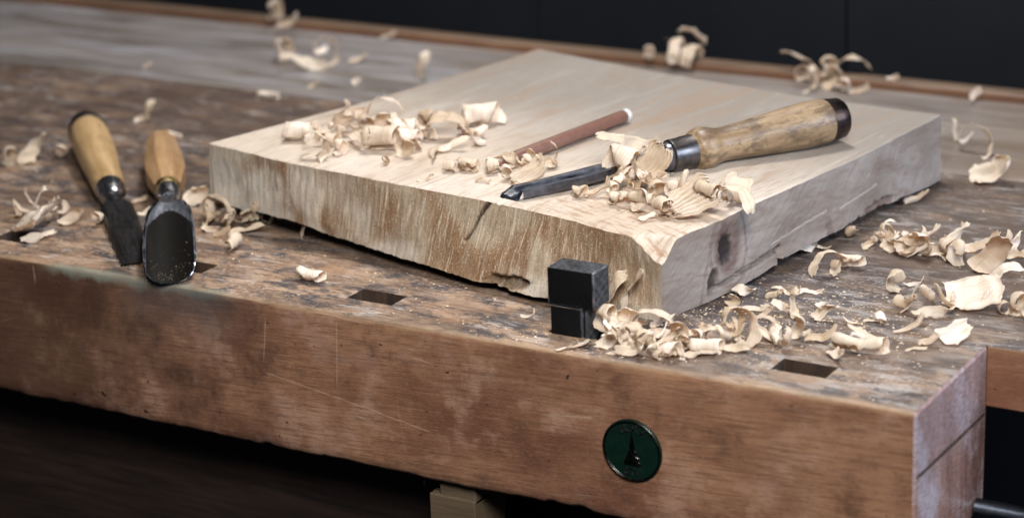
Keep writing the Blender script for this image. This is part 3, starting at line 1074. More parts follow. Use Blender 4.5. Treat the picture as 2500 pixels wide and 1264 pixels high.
            if 36 < a < 96:
                dz = zz - ls - 2.4
                if abs(dz) < 1.1:
                    dsp -= 1.6 * (1 - abs(dz) / 1.1)
                    B_ = max(B_, 0.8 * (1 - abs(dz) / 1.1))
                if dz < 0:
                    dsp += 2.2 * sstep(36, 60, a) * (1 - sstep(88, 96, a))
                if a > 88 and dz < 0:
                    dsp -= 3 * sstep(88, 96, a)
            # curved streak of reddish wood between the corner and the knot
            sx = 30 + 14 * (zz / 39) ** 1.5
            R_ = max(R_, 0.45 * (1 - sstep(0.4, 1.7, abs(a - sx))))
            # torn dark flap low on the far half
            ec = math.hypot((a - 186 - (zz - 7) * 2.4) / 20.0, (zz - 8) / 3.6) + nz(a * 0.3, zz * 0.3, 0, 39) * 0.4
            R_ = max(R_, 0.75 * (1 - sstep(0.5, 1.05, ec)))
            dsp -= 2.0 * (1 - sstep(0.5, 1.05, ec))
            # patch of bark-brown near the lower edge
            ec = math.hypot((a - 139) / 4.0, (zz - 9) / 7.5) + nz(a * 0.3, zz * 0.3, 0, 40) * 0.3
            R_ = max(R_, 0.55 * (1 - sstep(0.5, 1.1, ec)))
            # two long pale scratches
            for (a0, z0, a1, z1) in ((88, 15, 138, 19), (150, 17, 188, 20)):
                if a0 < a < a1:
                    zc = z0 + (z1 - z0) * (a - a0) / (a1 - a0)
                    G_ = max(G_, 0.5 * (1 - sstep(0.1, 0.7, abs(zz - zc + 0.3 * nz(a * 0.2, 0, 0, 44)))))
            row.append(p + sn * dsp)
            rs.append((R_, G_, B_, 1))
        rows.append(row)
        st.append(rs)
    grid(rows, 2, st)
    # left and back faces, and the underside
    def wall_of(tops, mi):
        rr = [tops, [Vector((p.x, p.y, 2.0 + nz(p.x * .1, p.y * .1, 0, 41))) for p in tops]]
        grid(rr, mi, [[(0.4, 0, 0, 1)] * len(tops)] * 2)
    wall_of([top[j][0] for j in range(NV, -1, -1)][::5], 2)
    wall_of([top[NV][i] for i in range(NS, -1, -1)][::4], 1)
    und = [Vector((p.x, p.y, 7.0)) for p in (top[0][0], top[0][NS], top[NV][NS], top[NV][0])]
    cen = sum(und, Vector()) / 4
    und = [cen + (p - cen) * 0.985 for p in und]
    und[1].z, und[2].z = 3.0, 4.0
    grid([[und[0], und[1]], [und[3], und[2]]], 1, [[(0, 0, 0, 1)] * 2] * 2)
    o = b.out('plank_body', [M['btop'], M['bfront'], M['bside']], obj, True)
    ca = o.data.color_attributes.new('stain', 'FLOAT_COLOR', 'POINT')
    ca.data.foreach_set('color', [c for q in stain for c in q])
    # the long splinter under the knot
    sp = MB()
    n = 24
    vs, fs = [], []
    for i in range(n + 1):
        t = i / n
        a = 42 + 52 * t
        c = Vector(RT[0]) + rt_dir * a
        c.z = 0
        c = c + sn * (0.6 + 3.0 * t ** 1.4)
        zl = 0.3 + 2.6 * t + nz(t * 6, 0, 0, 42) * 0.5
        zh = 3.0 + 4.2 * t - 1.6 * max(0, t - 0.8) * 5 + nz(t * 7, 1, 0, 43) * 0.5
        th = 2.6 * (1 - 0.5 * t)
        for z, k in ((zl, 0), (zh, 0), (zh, -th), (zl, -th)):
            q = c + sn * k
            q.z = z
            vs.append(loc(q)[:])
    for i in range(n):
        for k in range(4):
            a, c = i * 4 + k, i * 4 + (k + 1) % 4
            fs.append((a, c, c + 4, a + 4))
    fs += [(3, 2, 1, 0), tuple(n * 4 + k for k in range(4))]
    sp.v, sp.f, sp.m = vs, fs, [0] * len(fs)
    s = sp.out('splinter', M['bside'], obj, False)
    return obj


# ---------------------------------------------------------------- tools
def axis_frame(o, a, b, roll=0.0):
    """put a thing so that its local X runs from a to b (mm)"""
    a, b = Vector(a), Vector(b)
    x = (b - a).normalized()
    y = Vector((0, 0, 1)).cross(x).normalized()
    z = x.cross(y)
    mm = Matrix((x, y, z)).transposed().to_4x4() @ Matrix.Rotation(roll, 4, 'X')
    mm.translation = a * MM
    o.matrix_world = mm
    return (b - a).length


def smooth_prof(keys, n=60):
    """Catmull-Rom through (x, r) keys"""
    out = []
    k = keys
    for i in range(len(k) - 1):
        p0, p1, p2, p3 = k[max(i - 1, 0)], k[i], k[i + 1], k[min(i + 2, len(k) - 1)]
        m = max(3, int(n * (p2[0] - p1[0]) / (k[-1][0] - k[0][0])))
        for j in range(m):
            t = j / m
            r = 0.5 * (2 * p1[1] + (p2[1] - p0[1]) * t + (2 * p0[1] - 5 * p1[1] + 4 * p2[1] - p3[1]) * t * t + (3 * p1[1] - p0[1] - 3 * p2[1] + p3[1]) * t ** 3)
            out.append((p1[0] + (p2[0] - p1[0]) * t, max(r, 0.05)))
    out.append(k[-1])
    return out


def bar_sections(mb, secs, mi=None, close=True):
    """loft closed polygons given as lists of points (all same count)"""
    k = len(secs[0])
    vs = [p for s in secs for p in s]
    fs, ms = [], []
    for i in range(len(secs) - 1):
        for j in range(k):
            a, b = i * k + j, i * k + (j + 1) % k
            fs.append((a, b, b + k, a + k))
    fs.append(tuple(range(k))[::-1])
    fs.append(tuple(range((len(secs) - 1) * k, len(secs) * k)))
    mb.add(vs, fs, 0)


def build_board_gouge():
    # butt and tip on the board
    butt, tip = (-138.5, 241.2, 51.5), (-242.9, 78.0, 44.0)
    g = thing('wood_chisel', 'long carving chisel with a thick stained handle lying across the board', 'chisel')
    L = axis_frame(g, butt, tip)
    k = L / 206.0
    h = MB()
    prof = smooth_prof([(7.4, 11.5), (8.6, 12.0), (20, 12.1), (34, 11.2), (52, 10.1), (66, 9.2), (74, 8.7), (79, 9.2), (83, 10.7), (87, 11.3), (91, 10.6), (94, 8.6)], 90)
    prof = [(x * k, r) for x, r in prof]
    h.lathe(prof, 56)
    o = h.out('handle', M['handle_old'], g, True)
    for v in o.data.vertices:      # a hand-worn, slightly uneven surface
        c = v.co * 1000
        d = 1 + 0.018 * nz(c.x * 0.06, c.y * 0.12, c.z * 0.12, 3)
        v.co.y *= d
        v.co.z *= d
    autosmooth(o, 50)
    h = MB()
    h.lathe([(-3.5, 8.0), (-3.2, 9.6), (-1.8, 10.6), (2, 11.1), (6.2 * k, 11.5), (7.0 * k, 11.6), (7.6 * k, 11.2)], 48)
    autosmooth(h.out('striking_hoop', M['hoop'], g), 30)
    h = MB()
    h.lathe([(93 * k, 8.2), (93.3 * k, 8.9), (105 * k, 8.3), (105.6 * k, 8.5), (107.2 * k, 8.4), (107.8 * k, 7.7)], 48)
    autosmooth(h.out('ferrule', M['ferrule'], g), 30)
    h = MB()
    h.lathe(smooth_prof([(107 * k, 7.4), (110 * k, 6.9), (113 * k, 5.2), (117 * k, 4.1), (124 * k, 3.9), (130 * k, 4.4)], 40), 36)
    # blade: a channel, hollow side up, running to a ground tip
    secs = []
    xs = [128, 132, 138, 150, 165, 180, 192, 199]
    for x in xs:
        w = 4.2 + 2.0 * sstep(128, 142, x)
        d = 4.0 - 0.4 * sstep(128, 190, x)
        hl = 0.9 + 1.6 * sstep(128, 145, x)
        zo = -0.2 - 1.4 * sstep(128, 190, x)
        pts = [(-w, 2.6), (-w * 0.62, 2.9), (-w * 0.5, 2.4), (-w * 0.2, 2.8 - hl), (w * 0.2, 2.8 - hl), (w * 0.5, 2.4), (w * 0.62, 2.9), (w, 2.6), (w * 0.98, -0.6), (w * 0.62, -d * 0.75), (w * 0.15, -d), (-w * 0.15, -d), (-w * 0.62, -d * 0.75), (-w * 0.98, -0.6)]
        secs.append([(x * k, y, z + zo) for y, z in pts])
    bar_sections(h, secs)
    o = h.out('blade', M['darksteel'], g)
    autosmooth(o, 30)
    # ground tip: facets that narrow to the cutting edge
    h = MB()
    pts0 = [Vector(p) for p in secs[-1]]
    tipsec = []
    for i, p in enumerate(pts0):
        dx = {0: 6.5, 1: 6.5, 2: 5.0, 3: 4.0, 4: 3.6, 5: 2.6, 6: 2.0, 7: 1.6, 8: 2.2, 9: 4, 10: 5, 11: 6, 12: 7, 13: 7.5}[i]
        tipsec.append((p.x + 0.02 + dx * k, p.y * 0.92, -3.6 + (p.z + 3.6) * 0.42))
    bar_sections(h, [[(p.x + 0.02, p.y, p.z) for p in pts0], tipsec])
    autosmooth(h.out('ground_edge', M['bright'], g), 20)
    return g


def build_flat_chisel():
    butt, fer, tip = (-595.6, 179.9, 13.0), (-506.0, 94.5, 11.0), (-427.2, 17.9, 1.5)
    g = thing('wood_chisel', 'flat black bladed chisel with a yellow handle, lying at the far left of the bench', 'chisel')
    tip2 = Vector(tip)
    L = axis_frame(g, butt, tip)
    lf = (Vector(fer) - Vector(butt)).length
    h = MB()
    h.lathe([(x * lf / 100, r) for x, r in smooth_prof([(0, 9.0), (4, 10.4), (16, 11.5), (34, 11.7), (52, 11.0), (70, 9.8), (84, 9.3), (92, 8.8), (96, 8.0), (97, 7.4)], 80)], 48)
    o = h.out('handle', M['handle_yellow'], g, True)
    autosmooth(o, 50)
    h = MB()
    h.lathe([(x * lf / 100, r) for x, r in [(-5, 6.0), (-4.6, 8.2), (-3, 9.6), (1.0, 10.8), (6, 11.6), (8.5, 11.8), (9.2, 11.0)]], 48)
    autosmooth(h.out('striking_hoop', M['black'], g), 30)
    h = MB()
    h.lathe([(x * lf / 100, r) for x, r in smooth_prof([(90, 8.3), (91, 8.5), (97, 8.2), (102, 7.6), (106, 6.2), (108, 5.0)], 30)], 40)
    autosmooth(h.out('ferrule', M['steel'], g), 40)
    h = MB()
    x0 = lf * 1.06
    h.lathe([(x0, 4.6), (x0 + 4, 3.9), (x0 + 9, 3.8), (x0 + 11, 3.2)], 20)
    secs = []
    for x, w, t in [(x0 + 7, 4.0, 3.0), (x0 + 11, 8.2, 2.6), (x0 + 14, 9.0, 2.4), (L - 12, 8.6, 1.9), (L - 11, 8.6, 1.9), (L, 8.5, 0.25)]:
        zb = -t
        secs.append([(x, -w, zb), (x, w, zb), (x, w, zb + t * 0.9), (x, w * 0.72, t * 0.75 if x < L - 5 else zb + t), (x, -w * 0.72, t * 0.75 if x < L - 5 else zb + t), (x, -w, zb + t * 0.9)])
    bar_sections(h, secs)
    autosmooth(h.out('blade', M['black'], g), 25)
    return g


def build_spoon_gouge():
    butt, fer, neck, tip = Vector((-531.3, 170.3, 12.5)), Vector((-465.3, 92.7, 12.5)), Vector((-452.4, 77.0, 13.0)), Vector((-391.6, -0.4, 0.9))
    g = thing('wood_gouge', 'broad spoon gouge with octagonal handle, its tip at the bench edge', 'gouge')
    lf = axis_frame(g, butt, fer)
    h = MB()
    prof = [(0, 7.8), (1.2, 8.8), (30, 10.4), (54, 11.6), (66, 11.4), (80, 9.4), (92, 7.1), (95, 6.5)]
    h.lathe([(x * lf / 100, r * 1.05) for x, r in prof], 8, ang=math.pi / 8)
    o = h.out('handle', M['handle_oct'], g)
    bv = o.modifiers.new('bevel', 'BEVEL')
    bv.width = 0.0006
    bv.segments = 2
    bv.limit_method = 'ANGLE'
    bv.angle_limit = rad(20)
    s = MB()
    zt = 9.05
    for (a, b, c, d) in [(10, 10.7, -2.2, 2.2), (13.2, 13.9, -2.2, 2.2), (16.4, 17.1, -2.2, 2.2), (10, 17.1, -2.4, -1.7), (10, 17.1, 1.7, 2.4)]:
        zz = 8.55 + 0.02 * (a / 1.0)
        s.box(a * lf / 100, b * lf / 100, c, d, zz - 0.4, zz + 0.12 + 0.015 * b)
    s.out('stamp', M['stamp'], o)
    h = MB()
    h.lathe([(x * lf / 100, r) for x, r in [(91, 7.0), (91.5, 7.3), (95, 7.2), (96, 6.9)]], 36)
    autosmooth(h.out('ferrule', M['brass'], g), 30)
    h = MB()
    h.lathe([(x * lf / 100, r) for x, r in smooth_prof([(95.5, 6.2), (98, 6.5), (102, 6.3), (106, 5.6), (109, 4.8), (112, 4.4)], 30)], 36)
    autosmooth(h.out('bolster', M['steel'], g), 50)
    # blade: shell lofted along the neck-to-tip line
    Lb = (tip - neck).length
    inv = g.matrix_world.inverted()
    n0 = inv @ (neck * MM) * 1000
    t0 = inv @ (tip * MM) * 1000
    ax = (t0 - n0).normalized()
    sd = Vector((0, 1, 0))
    up = ax.cross(sd).normalized()
    if up.z < 0:
        up = -up
    vin, vout = [], []
    NA, NL = 44, 64
    for i in range(NL + 1):
        t = i / NL
        s_ = t * Lb
        w = 4.4 + 8.2 * (1 - math.exp(-5.0 * t)) - 0.3 * sstep(0.7, 1, t)
        dep = 1.2 + 7.2 * sstep(-0.1, 0.55, t) - 1.2 * sstep(0.6, 1, t)
        thick = 2.4 * (1 - sstep(0.0, 0.40, t)) + 1.5 - 1.0 * sstep(0.90, 1, t)
        for k in range(NA + 1):
            f = -1 + 2 * k / NA
            ph = f * math.pi / 2 * 0.94
            tip_cut = -7.5 * (abs(f) ** 3.2) * sstep(0.6, 1, t)
            yv = math.sin(ph) * w
            zv = (1 - math.cos(ph)) * dep
            base = n0 + ax * (s_ + tip_cut)
            vin.append((base + sd * yv + up * (zv + 0.3))[:])
            yo = math.sin(ph) * (w + thick * 0.8)
            zo = (1 - math.cos(ph)) * dep - thick * math.cos(ph) + 0.3
            vout.append((base + sd * yo + up * zo)[:])
    W_ = NA + 1
    N = (NL + 1) * W_
    m_ = MB()
    m_.v = vin + vout
    for i in range(NL):
        for k in range(NA):
            a = i * W_ + k
            m_.f.append((a, a + 1, a + W_ + 1, a + W_))
            f_ = abs(-1 + 2 * (k + 0.5) / NA)
            t_ = (i + 0.5) / NL
            m_.m.append(0 if f_ < 0.93 * min(1, max(0, (t_ - 0.10) / 0.34)) ** 0.5 else 1)
            m_.f.append((N + a, N + a + W_, N + a + W_ + 1, N + a + 1))
            m_.m.append(1)
    for i in range(NL):
        for k in (0, NA):
            a = i * W_ + k
            q = (a, a + W_, N + a + W_, N + a)
            m_.f.append(q if k == 0 else q[::-1])
            m_.m.append(2)
    for k in range(NA):
        a = NL * W_ + k
        m_.f.append((a, a + 1, N + a + 1, N + a))
        m_.m.append(2)
        a = k
        m_.f.append((a + 1, a, N + a, N + a + 1))
        m_.m.append(1)
    autosmooth(m_.out('blade', [M['hollow'], M['flange'], M['bright']], g), 40)
    # dust grains clinging in the hollow near the edge
    rs = random.Random(3)
    d = MB()
    for _ in range(80):
        i = int(NL * (1 - abs(rs.gauss(0, 0.14)) - 0.02))
        k = rs.randrange(8, NA - 8)
        if not 20 < i < NL:
            continue
        p = Vector(vin[i * W_ + k]).lerp(Vector(vin[(i + 1) * W_ + k + 1]), rs.random())
        r = rs.uniform(0.12, 0.34)
        nrm = up
        q = [p + Vector((rs.uniform(-r, r), rs.uniform(-r, r), rs.uniform(0, r))) for _ in range(3)] + [p + nrm * r * 1.5]
        d.add([v[:] for v in q], [(0, 1, 2), (0, 1, 3), (1, 2, 3), (2, 0, 3)])
    o = d.out('clinging_dust', M['dust'], g)
    o['kind'] = 'stuff'
    return g


def build_pencil():
    tip, end = Vector((-272.8, 113.4, 44.0)), Vector((-255.6, 230.0, 44.0))
    g = thing('pencil', 'round reddish brown pencil with a white dipped end lying on the board', 'pencil')
    L = axis_frame(g, end, tip)
    r = 3.5
    h = MB()
    h.lathe([(3.2, r), (L - 22, r), (L - 21.7, r - 0.1)], 32)
    autosmooth(h.out('shaft', M['pencil'], g), 40)
    h = MB()
    h.lathe([(-0.2, r - 0.5), (0, r - 0.15), (0.3, r + 0.05), (3.3, r + 0.05), (3.4, r - 0.1)], 32)
    autosmooth(h.out('end_cap', M['white'], g), 40)
    h = MB()
    h.lathe([(L - 21.9, r - 0.08), (L - 5, 1.2), (L - 4.9, 1.1)], 32)
    autosmooth(h.out('sharpened_cone', M['pencil'], g), 40)
    h = MB()
    h.lathe([(L - 5, 1.1), (L - 0.6, 0.35), (L, 0.05)], 20)
    autosmooth(h.out('lead', M['lead'], g), 40)
    return g


def build_dog():
    g = thing('bench_dog', 'square black bench dog standing in a slot against the front of the board', 'bench dog', (-176, 29, 0))
    b = MB()
    b.box(-12.2, 12.2, -7.9, 7.3, 13.6, 31.6, 0, 0.8)
    b.box(-11.0, 6.8, -6.6, 6.6, -40, 15.5, 0, 0.4)
    o = b.out('head', [M['dog'], M['dogedge']], g)
    for p in o.data.polygons:
        if p.area < 1.2e-5 and p.center.z > 0.0135:
            p.material_index = 1
    autosmooth(o, 30)
    b = MB()
    b.box(-9.8, 6.0, -9.6, -6.5, -30, 14.2, 0, 0.4)
    autosmooth(b.out('spring_plate', M['dog'], g), 30)
    b = MB()
    b.box(-9.6, 5.8, -9.75, -8.4, 13.7, 14.4, 0, 0.15)
    autosmooth(b.out('worn_plate_edge', M['bright'], g), 30)
    return g


# ---------------------------------------------------------------- shavings
VIEW = 31.0     # plan angle of the camera's right-hand direction


def ribbon(L, W, k0, k1, th0=0.0, twist=0.0, adv=0.0, cup=0.0, t0=1.0, t1=1.0, pleat=0.0, npl=0, seed=0, rag=1.0, thick=0.24, wob=1.0, crump=1.0):
    """A strip of wood: heading angle integrates the curvature (radians/mm); width along Y."""
    rs = random.Random(seed)
    ns = max(14, min(64, int(L * 1.5)))
    nw = 8 if npl == 0 else min(48, npl * 6)
    ph = [rs.uniform(0, 50) for _ in range(6)]
    cx, cz, th = 0.0, 0.0, th0
    front, back, uv = [], [], []
    ds = L / ns
    e0 = [rag * (nz(w * 0.9, ph[0], 0) * 1.4 + nz(w * 2.7, ph[0], 0)) for w in range(nw + 1)]
    e1 = [rag * (nz(w * 0.9, ph[1], 0) * 1.8 + nz(w * 2.7, ph[1], 0)) for w in range(nw + 1)]
    for i in range(ns + 1):
        t = i / ns
        s = t * L
        k = k0 + (k1 - k0) * t + wob * 0.035 * nz(s * 0.22, ph[2], 0)
        tw = twist * t
        tan = Vector((math.cos(th), 0, math.sin(th)))
        nrm = Vector((-math.sin(th), 0, math.cos(th)))
        side = Vector((0, 1, 0))
        c_, s_ = math.cos(tw), math.sin(tw)
        sd = side * c_ + nrm * s_
        nn = nrm * c_ - side * s_
        ww = W * (t0 + (t1 - t0) * t) * (1 + 0.10 * nz(s * 0.3, ph[3], 0) * wob)
        if t < 0.18:
            ww *= 0.72 + 0.28 * math.sin(t / 0.18 * math.pi / 2)
        if t > 0.82:
            ww *= 0.60 + 0.40 * math.sin((1 - t) / 0.18 * math.pi / 2)
        for w in range(nw + 1):
            f = -1 + 2 * w / nw
            ex = e0[w] * (1 - t) ** 6 + e1[w] * t ** 6
            d = cup * W * 0.5 * f * f + wob * 0.25 * nz(s * 0.25, f * 1.5, ph[4])
            if npl:
                d += pleat * (abs(((w / nw * npl + 0.2 * nz(s * .1, ph[5], 0)) % 1.0) * 2 - 1) - 0.5) * (1 - 0.35 * t)
            edge = 0.35 * nz(s * 0.6, f * 3, ph[5]) * (1 if abs(f) == 1 else 0)
            p = Vector((cx, adv * s, cz)) + sd * (f * ww / 2 + edge) + tan * ex + nn * d
            q3 = p * 0.14
            p = p + Vector((noise.noise(q3 + Vector((ph[0], 0, 0))), noise.noise(q3 + Vector((0, ph[1], 0))), noise.noise(q3 + Vector((0, 0, ph[2]))))) * (2.1 * crump)
            q4 = p * 0.55
            p = p + Vector((noise.noise(q4 + Vector((ph[3], 0, 0))), noise.noise(q4 + Vector((0, ph[4], 0))), noise.noise(q4 + Vector((0, 0, ph[5]))))) * (0.28 * crump)
            tk = thick * (1 - 0.55 * f * f) * (1 - 0.5 * max(0, t - 0.9) * 10 * 0.8)
            front.append(p + nn * tk / 2)
            back.append(p - nn * tk / 2)
            uv.append((f * W / 2 + ph[0], s + ph[1]))
        th += k * ds
        cx += math.cos(th) * ds
        cz += math.sin(th) * ds
    w_ = nw + 1
    N = len(front)
    fs = []
    for i in range(ns):
        for w in range(nw):
            a = i * w_ + w
            fs.append((a, a + w_, a + w_ + 1, a + 1))
            fs.append((N + a, N + a + 1, N + a + w_ + 1, N + a + w_))
        a = i * w_
        fs.append((a, N + a, N + a + w_, a + w_))
        a = i * w_ + nw
        fs.append((a, a + w_, N + a + w_, N + a))
    for w in range(nw):
        fs.append((w, w + 1, N + w + 1, N + w))
        a = ns * w_ + w
        fs.append((a, N + a, N + a + 1, a + 1))
    return front + back, fs, uv + uv


# kind -> ribbon parameters as functions of length and width
def kind_params(kind, L, W):
    turn = lambda deg: rad(deg) / L
    K = {
        'tube': dict(crump=0.8, k0=turn(430), k1=turn(720), rag=1.3, t1=0.78, adv=0.06),
        'halftube': dict(crump=0.8, k0=turn(230), k1=turn(330), rag=1.3, t1=0.8),
        'cone': dict(k0=turn(430), k1=turn(520), t0=1.0, t1=0.35, adv=0.25, rag=0.8),
        'curl': dict(k0=turn(170), k1=turn(560), t1=0.6, cup=0.18, twist=rad(25)),
        'arc': dict(k0=turn(-110), k1=turn(-150), th0=rad(60), cup=0.12, t0=0.7),
        'arch': dict(k0=turn(-170), k1=turn(-200), th0=rad(92), t0=0.9, t1=0.8, cup=0.05),
        'leaf': dict(k0=turn(25), k1=turn(150), t0=0.5, t1=0.5, cup=0.42, twist=rad(20)),
        'flake': dict(k0=turn(15), k1=turn(45), t0=0.7, t1=0.6, cup=0.2),
        'spiral': dict(k0=turn(560), k1=turn(820), adv=0.42, t1=0.6),
        'ring': dict(crump=0.3, k0=turn(330), k1=turn(390), wob=0.3, rag=0.5),
        'twist': dict(k0=turn(-60), k1=turn(120), twist=rad(150), t1=0.7, cup=0.2),
        'sway': dict(k0=turn(-150), k1=turn(210), th0=rad(35), twist=rad(50), t0=0.8, t1=0.7, cup=0.2),
        'fan': dict(crump=0.45, k0=turn(30), k1=turn(70), pleat=W * 0.17, npl=7, t0=0.75, t1=1.15, rag=1.2),
        'fold': dict(k0=turn(90), k1=turn(260), twist=rad(55), t0=0.9, t1=1.0, cup=0.3, rag=1.4),
        'upright': dict(k0=turn(-20), k1=turn(-110), th0=rad(85), t0=0.8, t1=0.75, twist=rad(30), cup=0.25),
        'coil': dict(k0=turn(300), k1=turn(520), adv=0.6, t0=0.8, t1=0.5, twist=rad(40)),
    }
    return dict(K[kind])


SEED = [100]


def shaving(label, group, loc, kind, L, W, yaw, roll=0.0, pitch=0.0, tone=0.0, name='wood_shaving', **kw):
    SEED[0] += 7
    p = kind_params(kind, L, W)
    p.update(kw)
    v, f, uv = ribbon(L, W, seed=SEED[0], **p)
    R = Matrix.Rotation(rad(VIEW + yaw), 3, 'Z') @ Matrix.Rotation(rad(pitch), 3, 'Y') @ Matrix.Rotation(rad(roll), 3, 'X')
    v = [R @ q for q in v]
    lo = [min(q[i] for q in v) for i in range(3)]
    hi = [max(q[i] for q in v) for i in range(3)]
    c = Vector(((lo[0] + hi[0]) / 2, (lo[1] + hi[1]) / 2, lo[2]))
    v = [(q - c)[:] for q in v]
    o = mesh(name, v, f, M['shav'], None, True, None, uv)
    o.location = [a * MM for a in loc]
    a = o.data.attributes.new('tone', 'FLOAT', 'POINT')
    a.data.foreach_set('value', [tone] * len(v))
    tag(o, label, 'shaving', group)
    return o


G_A = 'shavings heaped on the left half of the board'
G_B = 'shavings around the pencil tip'
G_C = 'shavings heaped over the blade of the chisel on the board'
G_D = 'shavings heaped in front of the bench dog'
G_E = 'shavings on the right end of the bench'
G_H = 'shavings heaped at the right edge of the picture'
G_J = 'shavings behind the right corner of the board'
G_K = 'shavings scattered at the left of the bench'
G_L = 'shavings beside the left corner of the board'
G_N = 'shavings on the back of the bench'
G_O = 'shavings along the rear rail of the bench'

